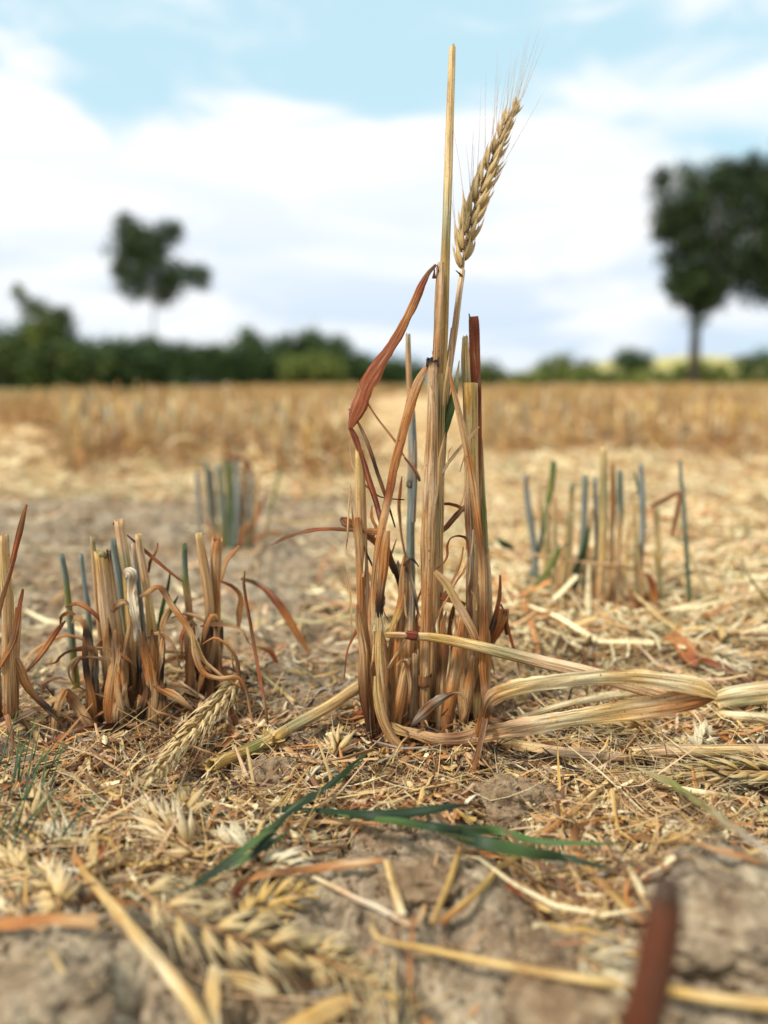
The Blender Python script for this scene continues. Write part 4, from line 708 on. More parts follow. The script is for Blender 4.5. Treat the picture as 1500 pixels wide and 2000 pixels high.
# ---------------------------------------------------------------- straws, leaves and ears lying on the ground (photo pixels, height above soil in metres)
def lie(name, label, cat, spec, curl=None, group=None, mat=None, twist=.3, hollow=True, up=(0, -.5, 1)):
    pts, wd, cs = path([(q[0], q[1], q[2], q[3], (q[4] if len(q) > 4 else .0015)) for q in spec], 0, None, True)
    mb = MB()
    if curl is None: tube(mb, pts, wd / 2, cs, ns=14, cut=hollow, hint=up)
    else: ribbon(mb, pts, wd, cs, up, curl, twist, 9, .08)
    return tag(mb.build(name, mat or (M_STEM if curl is None else M_LEAF)), label, cat, group)
L_ = 'loose straws lying in front of the clumps'
bst = thing('broken_straw', G(520, 1440)[0], 'thick yellow cut straw with a burst ragged joint left of the tall plant foot', 'straw')
def straw_part(par, spec, hollow=True, name='stem'):
    pts, wd, cs = path([(q[0], q[1], q[2], q[3], (q[4] if len(q) > 4 else .0015)) for q in spec], 0, None, True); mb = MB(); tube(mb, pts, wd / 2, cs, ns=16, cut=hollow, hint=(0, -.5, 1)); return mb.build(name, M_STEM, par)
straw_part(bst, [(414, 1494, 24, 'yellow', .009), (450, 1480, 24, 'yellow', .009), (500, 1458, 24, 'olive', .009), (530, 1442, 22, 'straw', .009)])
straw_part(bst, [(700, 1342, 22, 'straw', .014), (640, 1380, 22, 'straw', .011), (580, 1415, 22, 'gtan', .010), (536, 1440, 22, 'yellow', .009)])
c_, t_ = G(527, 1446, .009); mb = MB()
for k in range(34):
    d = nr.normal(size=3); d[2] = abs(d[2]) * .7; d /= np.linalg.norm(d); l = rnd.uniform(.003, .0075); A = smooth(np.array([[*(c_ + d * .001), 1], [*(c_ + d * l * .6), 1], [*(c_ + d * l + nr.normal(size=3) * .001), 1]]), 5)[:, :3]
    ribbon(mb, A, np.array([1, 1.3, 1, .6, .1]) * .0012, np.repeat(C[rnd.choice(['cream', 'straw', 'yellow'])][None], 5, 0), (0, -1, 1), .8, rnd.uniform(-1, 1), 3)
mb.build('burst_joint', M_HUSK, bst)
lie('straw', 'thin pale straw lying level across the front of the left clump', 'straw', [(180, 1292, 7, 'pink', .022), (235, 1272, 8, 'straw', .024), (310, 1271, 8, 'straw', .024), (400, 1276, 9, 'straw', .022), (475, 1288, 11, 'cream', .018)])
lie('straw', 'thin straw slanting down right behind the cream ear by the left clump', 'straw', [(470, 1290, 6, 'straw', .012), (520, 1325, 8, 'gtan', .006), (576, 1372, 8, 'straw', .003)])
lie('straw', 'pale green straw running to the right edge behind the folded leaf', 'straw', [(1140, 1298, 10, 'olive'), (1220, 1300, 13, 'gtan'), (1320, 1306, 14, 'cream'), (1420, 1312, 14, 'gtan'), (1530, 1318, 14, 'straw')])
rl = thing('cut_leaf', G(1390, 1290)[0], 'rust brown dry leaf with a wide square end slanting down to the right edge', 'dry leaf')
for sp_, cu in [([(1308, 1238, 34, 'orange', .012), (1335, 1262, 36, 'orange', .012), (1352, 1290, 26, 'rust', .008), (1362, 1300, 8, 'rust', .006)], 1.2), ([(1358, 1284, 8, 'brown', .008), (1385, 1292, 16, 'rust', .007), (1430, 1312, 18, 'brown', .006), (1480, 1334, 18, 'redb', .005), (1530, 1356, 16, 'rust', .004)], 1.6)]:
    pts, wd, cs = path(sp_, 0, None, True); mb = MB(); ribbon(mb, pts, wd, cs, (0, -1, .8), cu, .2, 9); mb.build('blade', M_LEAF, rl)
lie('straw', 'pale straw leaving the tip of the folded leaf towards the right edge, upper of two', 'straw', [(1392, 1364, 20, 'straw', .012), (1440, 1352, 27, 'cream', .012), (1540, 1340, 28, 'straw', .012)])
lie('straw', 'yellow green straw just below the pale one at the tip of the folded leaf', 'straw', [(1400, 1380, 16, 'straw', .009), (1450, 1372, 18, 'gtan', .009), (1540, 1362, 18, 'straw', .009)])
js = thing('jointed_straw', G(1240, 1475)[0], 'long pinkish jointed straw running level from the tall plant foot to the right edge', 'straw')
straw_part(js, [(1236, 1470, 22, 'straw', .006), (1300, 1466, 24, 'pink', .006), (1400, 1466, 24, 'straw', .006), (1540, 1465, 25, 'pink', .006)])
pts, wd, cs = path([(950, 1442, 12, 'straw', .006), (1010, 1454, 26, 'straw', .006), (1100, 1468, 28, 'pink', .006), (1180, 1476, 26, 'pink', .006), (1240, 1482, 12, 'brown', .005)], 0, None, True); mb = MB(); ribbon(mb, pts, wd, cs, (0, -.8, 1), 2.0, .3, 11); mb.build('sheath', M_LEAF, js)
lie('dry_leaf', 'flat brown leaf strip lying under the long jointed straw', 'dry leaf', [(945, 1500, 10, 'brown', .003), (1000, 1492, 22, 'orange', .003), (1100, 1492, 20, 'brown', .003), (1190, 1490, 16, 'tan', .003), (1244, 1488, 8, 'rust', .004)], 1.3)
lie('straw', 'grey green flattened straw slanting down to the right edge below the yellow ear', 'straw', [(1238, 1500, 8, 'cream', .006), (1280, 1515, 18, 'gtan', .013), (1330, 1545, 22, 'olive', .013), (1400, 1592, 24, 'gtan', .013), (1460, 1635, 24, 'grey', .013), (1530, 1685, 26, 'white', .013)], 2.4)
lie('straw', 'thin brown straw slanting under the tip of the folded leaf', 'straw', [(1345, 1385, 10, 'tan', .006), (1390, 1425, 12, 'brown', .004), (1435, 1455, 12, 'orange', .003), (1500, 1508, 10, 'tan', .003)])
lie('straw', 'pair-split brown straw lying between the folded leaf and the long jointed straw', 'straw', [(1275, 1395, 8, 'brown', .004), (1330, 1415, 13, 'rust', .003), (1400, 1436, 13, 'orange', .003), (1440, 1450, 8, 'brown', .003)], 2.2)
lie('straw', 'long tan straw slanting down left from the jointed straw to the bare soil in front', 'straw', [(1202, 1512, 8, 'tan', .005), (1150, 1560, 12, 'straw', .005), (1085, 1612, 12, 'orange', .005), (1010, 1672, 12, 'yellow', .005), (930, 1742, 13, 'yellow', .004), (862, 1804, 14, 'orange', .003)])
lie('straw', 'short yellow straw pointing down left just left of the long tan one', 'straw', [(905, 1636, 8, 'orange', .005), (885, 1700, 12, 'yellow', .004), (845, 1804, 12, 'yellow', .003)])
lie('straw', 'bent yellow straw making a knee above the blurred dark stalk', 'straw', [(1196, 1540, 10, 'straw', .010), (1203, 1606, 12, 'yellow', .006), (1212, 1622, 10, 'yellow', .005), (1255, 1660, 10, 'yellow', .004), (1306, 1700, 10, 'orange', .003)], 2.0)
lie('straw', 'pale yellow straw pointing down at the blurred dark stalk', 'straw', [(1180, 1612, 8, 'cream', .006), (1215, 1665, 15, 'straw', .005), (1245, 1725, 15, 'cream', .004), (1278, 1795, 12, 'straw', .003)], 1.6)
lie('dry_leaf', 'orange looped leaf with a broad yellow blade left of the blurred dark stalk', 'dry leaf', [(1215, 1604, 8, 'orange', .006), (1160, 1600, 14, 'orange', .007), (1125, 1622, 18, 'brown', .007), (1128, 1660, 22, 'orange', .006), (1165, 1710, 30, 'orange', .005), (1215, 1765, 36, 'yellow', .005), (1260, 1805, 22, 'orange', .003)], 1.5)
lie('straw', 'long thin yellow straw crossing the lower right behind the blurred dark stalk', 'straw', [(728, 1802, 8, 'straw', .010), (740, 1832, 11, 'straw', .008), (850, 1858, 14, 'yellow', .008), (1000, 1888, 17, 'straw', .008), (1150, 1912, 20, 'straw', .008), (1300, 1936, 23, 'yellow', .008), (1420, 1952, 26, 'straw', .008), (1560, 1968, 30, 'yellow', .008)])
lie('straw_chip', 'short white straw chip on the litter at the right', 'straw', [(1300, 1605, 14, 'white', .005), (1340, 1612, 17, 'white', .005), (1376, 1621, 14, 'cream', .004)], 1.2)
lie('straw_chip', 'yellow ribbed straw chip left of the white chip', 'straw', [(1235, 1606, 14, 'yellow', .004), (1275, 1614, 24, 'yellow', .004), (1320, 1632, 20, 'yellow', .003), (1345, 1642, 10, 'straw', .003)], 1.4)
lie('straw', 'broad pale split straw slanting down from the left towards the bottom edge', 'straw', [(158, 1695, 20, 'yellow', .006), (205, 1752, 26, 'straw', .006), (262, 1820, 28, 'straw', .006), (320, 1890, 30, 'cream', .006), (372, 1960, 32, 'straw', .006), (405, 2030, 34, 'straw', .006)], 2.2)
lie('dry_leaf', 'flat orange tan leaf piece with a flared end at the left edge near the bottom', 'dry leaf', [(-30, 1812, 30, 'orange', .006), (20, 1800, 30, 'orange', .006), (90, 1796, 24, 'orange', .006), (150, 1796, 30, 'tan', .006), (190, 1798, 40, 'tan', .006)], 1.2)
lie('straw', 'white thin strip above the flat orange leaf piece at the left edge', 'straw', [(-20, 1755, 14, 'white', .003), (20, 1775, 16, 'cream', .003), (48, 1788, 8, 'white', .003)], 1)
lie('dry_leaf', 'orange brown leaf with a bent end above the large blurred ear', 'dry leaf', [(452, 1768, 8, 'rust', .003), (468, 1735, 18, 'rust', .005), (492, 1712, 18, 'orange', .006), (560, 1702, 17, 'brown', .006), (640, 1694, 18, 'orange', .006), (700, 1684, 20, 'tan', .005), (748, 1680, 12, 'orange', .004)], 1.6)
lie('straw', 'thin pinkish white straw across the bare soil in the lower middle', 'straw', [(612, 1712, 9, 'cream', .004), (680, 1745, 11, 'pink', .004), (745, 1778, 12, 'white', .004), (802, 1806, 12, 'pink', .003)])
lie('straw', 'short pale straw standing across the end of the pinkish white one', 'straw', [(755, 1680, 14, 'straw', .005), (768, 1730, 18, 'straw', .004), (785, 1790, 20, 'cream', .003)], 1.6)
lie('dry_leaf', 'red brown crooked leaf strip running down the litter between the left fallen ears', 'dry leaf', [(290, 1522, 10, 'rust', .003), (250, 1552, 18, 'rust', .004), (208, 1588, 16, 'brown', .004), (193, 1615, 14, 'rust', .004), (195, 1660, 15, 'rust', .004), (202, 1712, 16, 'brown', .003)], 1.4)
lie('dry_leaf', 'cream flat husk blade standing at the bottom edge left of the big ear tip', 'dry leaf', [(418, 1885, 18, 'cream', .010), (415, 1940, 30, 'straw', .007), (412, 2030, 36, 'cream', .004)], .9)
lie('dry_leaf', 'broad pale yellow blade at the bottom edge under the large blurred ear', 'dry leaf', [(690, 1952, 20, 'yellow', .006), (650, 1966, 44, 'straw', .006), (600, 1988, 50, 'yellow', .005), (540, 2030, 50, 'straw', .003)], 1.0)
lie('dry_leaf', 'pale blade between the big blurred ear and the broad split straw', 'dry leaf', [(425, 1905, 22, 'cream', .006), (470, 1915, 34, 'straw', .006), (520, 1930, 26, 'cream', .005), (545, 1938, 8, 'straw', .004)], 1.0)
lie('straw', 'thin orange straw lying along the dark green blade in the middle', 'straw', [(540, 1606, 7, 'orange', .004), (640, 1606, 10, 'tan', .004), (740, 1608, 9, 'orange', .004)], 1.8)
lie('straw', 'thin orange straw slanting across the litter under the pointed small ear', 'straw', [(395, 1540, 6, 'orange', .003), (450, 1560, 9, 'straw', .003), (535, 1585, 8, 'orange', .003)])
lie('dry_leaf', 'brown leaf crossing under the foot of the tall plant towards the lower left', 'dry leaf', [(800, 1478, 10, 'orange', .007), (770, 1495, 20, 'tan', .006), (740, 1530, 18, 'brown', .005), (700, 1550, 10, 'orange', .003)], 1.6)
lie('straw', 'yellow green straw slanting down right in front of the tall plant', 'straw', [(788, 1500, 6, 'olive', .004), (820, 1540, 9, 'straw', .004), (850, 1572, 8, 'straw', .003)], 1.6)
lie('dry_leaf', 'orange leaf flat in front of the tall plant, right of the yellow green straw', 'dry leaf', [(890, 1600, 14, 'orange', .003), (900, 1565, 22, 'rust', .003), (925, 1530, 12, 'orange', .003)], 1.2)
lie('dry_leaf', 'rust coloured strip in the hollow right of the bare soil mound', 'dry leaf', [(985, 1728, 10, 'rust', .003), (1030, 1745, 22, 'rust', .003), (1100, 1762, 12, 'orange', .003)], 1.2)
for (lb, sp_) in [('yellow straw lying across the top of the bare soil mound', [(908, 1662, 8, 'orange'), (960, 1672, 14, 'orange'), (1010, 1676, 12, 'yellow')]), ('yellow straw in the hollow right of the bare soil mound', [(1000, 1690, 8, 'yellow'), (1030, 1712, 15, 'yellow'), (1070, 1740, 10, 'straw')]), ('pale straw slanting left of the far right grey green straw', [(1410, 1625, 10, 'tan'), (1440, 1655, 14, 'orange'), (1475, 1690, 10, 'tan')]),
                  ('straw lying left of the broken thick straw', [(238, 1490, 8, 'olive'), (262, 1508, 14, 'straw'), (284, 1535, 8, 'straw')]), ('straw at the left edge pointing up right towards the left clump', [(-10, 1425, 16, 'tan', .006), (60, 1390, 18, 'pink', .008), (130, 1355, 14, 'straw', .01), (190, 1340, 8, 'tan', .01)])]:
    lie('straw', lb, 'straw', sp_, 1.6)
lie('straw', 'cream straw below the yellow green one, meeting the right edge', 'straw', [(1405, 1394, 14, 'straw', .006), (1450, 1398, 20, 'cream', .006), (1540, 1408, 22, 'straw', .006)])
lie('straw', 'long pale straw lying behind the folded leaf, just above the soil', 'straw', [(1010, 1405, 10, 'straw', .008), (1120, 1372, 13, 'cream', .008), (1260, 1352, 13, 'straw', .008), (1380, 1332, 13, 'straw', .006)])
lie('straw', 'pale straw under the jointed straw, pointing down right to the frame edge', 'straw', [(1260, 1530, 8, 'straw', .005), (1360, 1545, 13, 'cream', .005), (1450, 1562, 13, 'straw', .005), (1540, 1574, 13, 'straw', .005)])
lie('dry_leaf', 'flattened tan leaf lying in front of the grey green straw at the right edge', 'dry leaf', [(1330, 1640, 8, 'orange', .004), (1380, 1652, 18, 'tan', .005), (1440, 1668, 18, 'orange', .005), (1510, 1690, 14, 'tan', .004)], 1.3)
lie('straw', 'long straw far behind the clumps, running level across the right field', 'straw', [(1230, 1150, 6, 'straw', .01), (1330, 1160, 9, 'cream', .012), (1450, 1168, 9, 'straw', .01), (1540, 1172, 9, 'straw', .01)])
lie('straw', 'pale green straw lying level in the right field behind the blurred clump', 'straw', [(1260, 1020, 5, 'gtan', .01), (1380, 1030, 7, 'straw', .012), (1530, 1022, 7, 'gtan', .012)])
def fallen(label, spine, n, base, tip, **k):
    c = spine[len(spine) // 2]; e = thing('wheat_ear', G(*c)[0], label, 'wheat ear', 'fallen wheat ears'); wheat_ear(e, spine, 0, n, base, tip, ground=True, **k); return e
cr, stw, wh, ye = C['cream'] * .88, C['straw'], C['white'] * .95, C['yellow']
fallen('long slim cream ear slanting down left in front of the left clump', [(470, 1322), (430, 1370), (385, 1420), (335, 1475), (290, 1530)], 25, C['straw'] * 1.15, C['cream'] * 1.05, awn=.022, awn_n=.6, spread=.24, flo=.0090, fw=.0026, lift=.014, sag=.0)
fallen('short ear pointing up, right of the lower tip of the long slim one', [(352, 1608), (365, 1580), (378, 1548), (386, 1525)], 8, stw, cr, awn=.016, awn_n=.5, spread=.45, flo=.009, lift=.005)
fallen('plump spread ear half under the upright short one', [(392, 1676), (350, 1640), (310, 1605), (275, 1580)], 9, stw, wh, awn=.014, awn_n=.6, spread=.6, flo=.0095, fw=.003, lift=.005)
fallen('small cream ear touching the left tip of the dark green blade', [(520, 1672), (470, 1660), (425, 1640), (395, 1618)], 8, cr, wh, awn=.01, awn_n=.4, spread=.5, flo=.0088, lift=.005)
fallen('pale ear under the dark green blade', [(500, 1688), (535, 1690), (565, 1694), (592, 1698)], 6, cr, wh, awn=.01, awn_n=.3, spread=.4, flo=.008, lift=.004)
fallen('cream ear standing upright at the left, its stalk end down', [(118, 1772), (110, 1742), (100, 1705), (92, 1675)], 7, stw, wh, awn=.008, awn_n=.4, spread=.5, flo=.009, fw=.003, lift=.007)
fallen('large golden ear with long awns lying blurred across the lower left', [(268, 1735), (330, 1775), (420, 1815), (520, 1845), (620, 1868), (740, 1925)], 22, C['straw'] * .95, C['cream'] * .8, awn=.022, awn_n=.8, spread=.55, flo=.0085, fw=.0028, lift=.009, awn_bias=(-.1, -.5, -.25), sag=.2)
fallen('small yellow ear just above the large golden one', [(470, 1790), (520, 1768), (570, 1752), (612, 1742)], 8, ye, stw, awn=.014, awn_n=.5, spread=.5, flo=.007, fw=.0024, lift=.006)
fallen('yellow cream ear at the right edge with awns fanned to the left', [(1560, 1512), (1480, 1508), (1400, 1508), (1330, 1512), (1285, 1516)], 13, ye * .9, cr, awn=.03, awn_n=.9, spread=.35, flo=.0095, fw=.003, lift=.006, sag=0)
fallen('straw coloured ear between the folded leaf and the jointed straw', [(1290, 1422), (1235, 1426), (1190, 1428), (1146, 1432)], 9, stw, C['straw'], awn=.03, awn_n=.8, spread=.4, flo=.009, lift=.004, sag=0)
fallen('pale fluffy ear lying behind the rust brown leaf at the right', [(1380, 1275), (1410, 1288), (1450, 1305)], 7, cr, wh, awn=.012, awn_n=.4, spread=.6, flo=.011, fw=.0036, lift=.006)
fallen('small pale ear low at the left with fine awns pointing up', [(56, 1628), (62, 1600), (72, 1565), (78, 1540)], 7, stw, cr, awn=.02, awn_n=.8, spread=.35, flo=.008, lift=.006)
fallen('tiny ear tip of pale husks left of the tall plant foot', [(652, 1482), (660, 1462), (668, 1440)], 4, stw, cr, awn=.01, awn_n=.3, spread=.5, flo=.008, lift=.004)
fallen('cream ear under the dark green blades left of the tall plant foot', [(590, 1538), (615, 1520), (640, 1502)], 5, cr, wh, awn=.008, awn_n=.3, spread=.35, flo=.008, fw=.0026, lift=.004)
fallen('little ear of yellow husks between the upright ear and the plump one', [(275, 1688), (248, 1688), (218, 1692)], 5, ye, cr, awn=.008, awn_n=.3, spread=.5, flo=.008, lift=.004)
fallen('pale ear lying blurred left of the dark stalk', [(1130, 1870), (1170, 1892), (1225, 1910)], 6, cr, wh, awn=.01, awn_n=.3, spread=.6, flo=.008, lift=.003)
fallen('pale ear at the right edge below the two straws of the folded leaf', [(1362, 1475), (1372, 1440), (1382, 1415)], 5, cr, wh, awn=.012, awn_n=.4, spread=.4, flo=.009, lift=.005)
fallen('husky ear among chaff at the left, beside the red brown leaf strip', [(185, 1672), (150, 1662), (118, 1640), (100, 1620)], 7, cr, wh, awn=.014, awn_n=.5, spread=.6, flo=.009, lift=.004)
fallen('cream ear tip lying at the left edge above the flat orange leaf', [(60, 1712), (25, 1695), (-15, 1675)], 6, stw, cr, awn=.02, awn_n=.5, spread=.45, flo=.009, lift=.004)
# green blades
def blades(label, root, specs):
    e = thing('grass_plant', G(*root)[0], label, 'grass')
    for sp_ in specs:
        pts, wd, cs = path([(q[0], q[1], q[2], q[3], q[4] if len(q) > 4 else .006) for q in sp_], 0, None, True); mb = MB(); ribbon(mb, pts, wd, cs, (0, -1, 1), .9, .3, 7, .02); mb.build('blade', M_GREEN, e)
blades('dark green grass blades pointing down left from the foot of the tall plant', (720, 1475), [
    [(722, 1466, 4, 'green', .010), (680, 1500, 9, 'dgreen', .010), (620, 1550, 11, 'dgreen', .011), (560, 1592, 12, 'dgreen', .012), (500, 1640, 18, 'green', .012), (440, 1688, 24, 'dgreen', .012), (390, 1722, 18, 'dgreen', .010), (350, 1742, 5, 'dgreen', .008)],
    [(712, 1482, 3, 'green', .009), (650, 1530, 8, 'dgreen', .009), (600, 1556, 10, 'dgreen', .010), (560, 1590, 12, 'green', .010), (510, 1650, 18, 'dgreen', .010), (480, 1680, 6, 'dgreen', .008)],
    [(672, 1522, 3, 'green', .006), (610, 1552, 8, 'dgreen', .006), (560, 1577, 8, 'dgreen', .006), (470, 1584, 9, 'dgreen', .005), (385, 1596, 4, 'dgreen', .004)],
    [(560, 1625, 3, 'green', .010), (530, 1645, 12, 'dgreen', .010), (480, 1675, 16, 'green', .009), (440, 1700, 6, 'dgreen', .008)]])
blades('wide dark green grass blades lying level in front of the tall plant', (760, 1600), [
    [(918, 1572, 4, 'dgreen', .013), (870, 1575, 14, 'dgreen', .013), (800, 1588, 21, 'dgreen', .013), (720, 1590, 20, 'dgreen', .013), (660, 1586, 14, 'dgreen', .011), (590, 1582, 8, 'dgreen', .006), (530, 1588, 3, 'dgreen', .005)],
    [(660, 1592, 4, 'green', .012), (760, 1602, 13, 'green', .013), (860, 1616, 16, 'dgreen', .013), (960, 1622, 18, 'green', .010), (1050, 1642, 14, 'green', .011), (1150, 1648, 8, 'green', .011), (1236, 1648, 2, 'dgreen', .011)],
    [(740, 1600, 6, 'dgreen', .007), (850, 1615, 18, 'dgreen', .009), (930, 1640, 28, 'dgreen', .012), (1020, 1662, 25, 'green', .013), (1100, 1676, 16, 'dgreen', .013), (1210, 1700, 3, 'dgreen', .012)]])
sp0 = []
for k in range(26):
    x = rnd.uniform(-20, 110); y = rnd.uniform(1440, 1640); l = rnd.uniform(60, 170); a = rnd.uniform(.75, 1.5) * rnd.choice([1, 1, 1, -1.2])
    sp0.append([(x, y + l * .5, 4, 'dgreen', .003), (x + l * .35 * math.cos(a), y + l * .1, rnd.uniform(3, 6), rnd.choice(['dgreen', 'dgreen']), .010), (x + l * .9 * math.cos(a), y - l * .5 * abs(math.sin(a)), 2, 'green', .016)])
blades('tuft of fine dark green grass blades at the left edge', (40, 1560), sp0)
# clods
def clod(label, px, py, w_, hf, seed, group='soil clods on the field'):
    c, t = G(px, py); r = w_ / 2 * t / F; n, m = 60, 80; th = np.linspace(.02, math.pi - .02, n); ph = np.linspace(0, 2 * math.pi, m, endpoint=False)
    TH, PH = np.meshgrid(th, ph, indexing='ij'); x = np.sin(TH) * np.cos(PH); y = np.sin(TH) * np.sin(PH); z = np.cos(TH)
    f = 1 + .42 * fbm(x * 1.3 + seed, y * 1.3 + z * 1.6, 1.2, 3, seed) + .28 * fbm(x * 2 + z + seed, y * 2 - z * 1.3, 2.6, 4, seed + 5) + .13 * fbm(x * 3 + z * 2, y * 3 + z, 8, 3, seed + 9)
    V = np.stack([c[0] + x * f * r, c[1] + r * .3 + y * f * r * .8, c[2] + z * f * r * hf + r * hf * .15], -1).reshape(-1, 3)
    i = np.arange(n - 1)[:, None] * m; j = np.arange(m)[None, :]; k = (j + 1) % m; Fq = np.stack([i + j, i + m + j, i + m + k, i + k], -1).reshape(-1, 4)
    caps = [(0, [q for q in range(m)]), (n - 1, [q for q in range(m)])]
    mb = MB(); mb.add(V, Fq, np.zeros((len(V), 2)), np.zeros((len(V), 3))); mb.add(np.vstack([V[:m].mean(0)[None], V[:m]]), np.stack([np.zeros(m, int), 1 + np.arange(m), 1 + (np.arange(m) + 1) % m, 1 + (np.arange(m) + 1) % m], -1), np.zeros((m + 1, 2)), np.zeros((m + 1, 3)))
    tag(mb.build('soil_clod', M_CLOD, origin=c), label, 'soil clod', group)
clod('large rugged brown soil clod right behind the wide green blades', 1000, 1600, 175, .62, 3)
clod('dark brown soil clod under the right litter, left of the white chip', 1262, 1578, 92, .6, 7)
clod('dark grey rugged soil clod right of the broken yellow straw end', 515, 1540, 140, .5, 12)
clod('broad pale grey soil clod at the right edge near the bottom', 1450, 1850, 300, .5, 31)
clod('low grey soil clod at the bottom edge left of the blurred dark stalk', 1110, 2005, 250, .4, 36)
clod('wide flat grey soil clod in the bottom left corner', 60, 1975, 270, .22, 38)
clod('rounded soil clod of the bare mound below the wide green blades', 830, 1740, 170, .35, 41)
clod('small brown soil clod left of the wide green blade', 497, 1620, 66, .6, 15)
clod('flat reddish soil clod left of the tall plant foot', 640, 1420, 110, .4, 18)
clod('small dark grey clod above the blurred dark stalk', 1352, 1690, 60, .55, 22)
clod('smooth small clod between the litter and the folded leaf at the right', 1400, 1440, 60, .4, 25)
# ---------------------------------------------------------------- standing stubble of the field behind
def tuft_parts(seed, small=False):
    """returns list of (name, MB) for one clump of cut wheat round the origin"""
    q = random.Random(seed); out = []
    for k in range(q.randint(9, 14)):
        a = q.uniform(0, 6.28); r = q.uniform(0, .035); h = q.uniform(.06, .14); lx, ly = q.gauss(0, .016), q.gauss(0, .016)
        b = np.array((r * math.cos(a), r * math.sin(a), -.006)); tp = b + np.array((lx, ly, h)); n = 3 if small else 6; t = np.linspace(0, 1, n)[:, None]
        c1 = C[q.choice(['straw', 'tan', 'gtan', 'yellow', 'straw', 'straw', 'cream', 'teal' if seed < 105 else 'tan'])]; c0 = C[q.choice(['tan', 'tan', 'orange'])]
        mb = MB(); tube(mb, tp + (b - tp) * t, np.full(n, q.uniform(.0016, .0028)), c1 * (1 - t) + c0 * t, ns=6 if small else 9, cut=not small, jag=1.5); out.append(('stem', mb))
    for k in range(q.randint(16, 24)):
        a = q.uniform(0, 6.28); r = q.uniform(0, .045); az = q.uniform(0, 6.28); ln = q.uniform(.04, .12); el = q.uniform(.2, 1.45); dr = q.uniform(.8, 2.8); n = 5 if small else 10
        p = np.array((r * math.cos(a), r * math.sin(a), q.uniform(0, .05))); pts = [p]
        for i in range(n - 1):
            el -= dr / n; p = p + ln / n * np.array((math.cos(az) * math.cos(el), math.sin(az) * math.cos(el), math.sin(el))); p[2] = max(p[2], .001); pts.append(p)
        cc = C[q.choice(['pink', 'tan', 'straw', 'straw', 'tan', 'orange', 'cream', 'brown'])] * q.uniform(.85, 1.15); mb = MB()
        ribbon(mb, np.array(pts), np.interp(np.arange(n), [0, n * .4, n - 1], [.003, .0055, .001]), np.repeat(cc[None], n, 0), (math.sin(az), -math.cos(az), .4), 1.2, q.uniform(-1.5, 1.5), 3 if small else 5); out.append(('leaf', mb))
    return out
def merge(parts):
    m = MB()
    for _, p in parts:
        for v, f, uv, c in zip(p.v, p.f, p.uv, p.c): m.add(v, f, uv, c)
    # faces were offset inside each part already: rebuild offsets
    return m
def merged(parts):
    m = MB()
    for _, p in parts:
        base = 0
        for v, f, uv, c in zip(p.v, p.f, p.uv, p.c):
            m.add(v, f - base, uv, c); base += len(v)
    return m
GRP = 'clumps of standing stubble across the field'
protos = []
for s in range(5):
    e = bpy.data.objects.new('wheat_stubble', None); e.empty_display_size = .01; e['o0'] = [0., 0., 0.]; kids = []
    for nm, mb in tuft_parts(100 + s): kids.append(mb.build(nm, M_LEAF if nm == 'leaf' else M_STEM, e))
    protos.append((e, kids))
smalls = []
for s in range(8):
    smalls.append(merged(tuft_parts(200 + s, True)))
def allowed(x, y):
    u = x / y
    if -.035 < u < .135 and y < 9: return False
    if u <= -.035: return y > 1.12 + .25 * vn(x * 3, y * 3, 8) and not (u < -.40 and y < 2.6 and y < 2.2 + vn(x, y, 2))
    return y > 1.42 + .25 * vn(x * 3, y * 3, 8)
spots = []
qr = random.Random(77); tries = 0
while len(spots) < 300 and tries < 60000:
    tries += 1
    y = 1.1 + 2.6 * qr.random() ** 1.25; x = qr.uniform(-.56, .56) * y
    if not allowed(x, y): continue
    if any((x - a) ** 2 + (y - b) ** 2 < .0036 * (1 + .3 * y) for a, b in spots): continue
    spots.append((x, y))
spots.sort(key=lambda p: p[1])
used = set(); sm_mesh = {}
for i, (x, y) in enumerate(spots):
    z = gz(x, y); rz = qr.uniform(0, 6.28); sc = qr.uniform(.85, 1.15); left = x / y < 0; hs = 1.0 if left or y > 1.7 else .9
    lab = 'blurred tuft of tan and green cut stalks in the field %s of the tall plant' % ('left' if left else 'right')
    if i < 60:
        e, kids = protos[i % 5]
        if i % 5 in used: o = e.copy(); new = True
        else: o = e; new = False; used.add(i % 5)
        col.objects.link(o)
        if new:
            for k_ in kids: c = k_.copy(); col.objects.link(c); c.parent = o
    else:
        k = i % 8
        if k not in sm_mesh: o = smalls[k].build('wheat_stubble', M_LEAF, origin=(0, 0, 0)); sm_mesh[k] = o.data
        else: o = bpy.data.objects.new('wheat_stubble', sm_mesh[k]); col.objects.link(o)
    o.location = (x, y, z); o.rotation_euler = (0, 0, rz); o.scale = (sc, sc, sc * hs)
    tag(o, lab, 'stubble', GRP + (', left half' if left else ', right half'))
# farther stubble: uncountable
F_ = MB(); bm_ = [merged(tuft_parts(300 + s, True)) for s in range(4)]
bv = [(np.vstack(b.v), np.vstack(b.f), np.vstack(b.uv), np.vstack(b.c)) for b in bm_]
for i in range(620):
    y = 3.5 * (18 / 3.5) ** qr.random(); x = qr.uniform(-.58, .58) * y
    if -.03 < x / y < .125 and y < 9 : continue
    v_, f_, uv_, c_ = bv[i % 4]; a = qr.uniform(0, 6.28); s = qr.uniform(.8, 1.2) * (1 + .05 * y); ca, sa = math.cos(a), math.sin(a)
    V = np.stack([(v_[:, 0] * ca - v_[:, 1] * sa) * s * 1.6 + x, (v_[:, 0] * sa + v_[:, 1] * ca) * s * 1.6 + y, v_[:, 2] * min(s, 1.15) + gz(x, y)], -1)
    F_.add(V, f_, uv_, c_ * qr.uniform(.85, 1.1))
tag(F_.build('distant_stubble', M_LEAF, origin=(0, 8, 0)), 'distant stubble of the wheat field fading out of focus below the hedge line', 'stubble', kind='stuff')

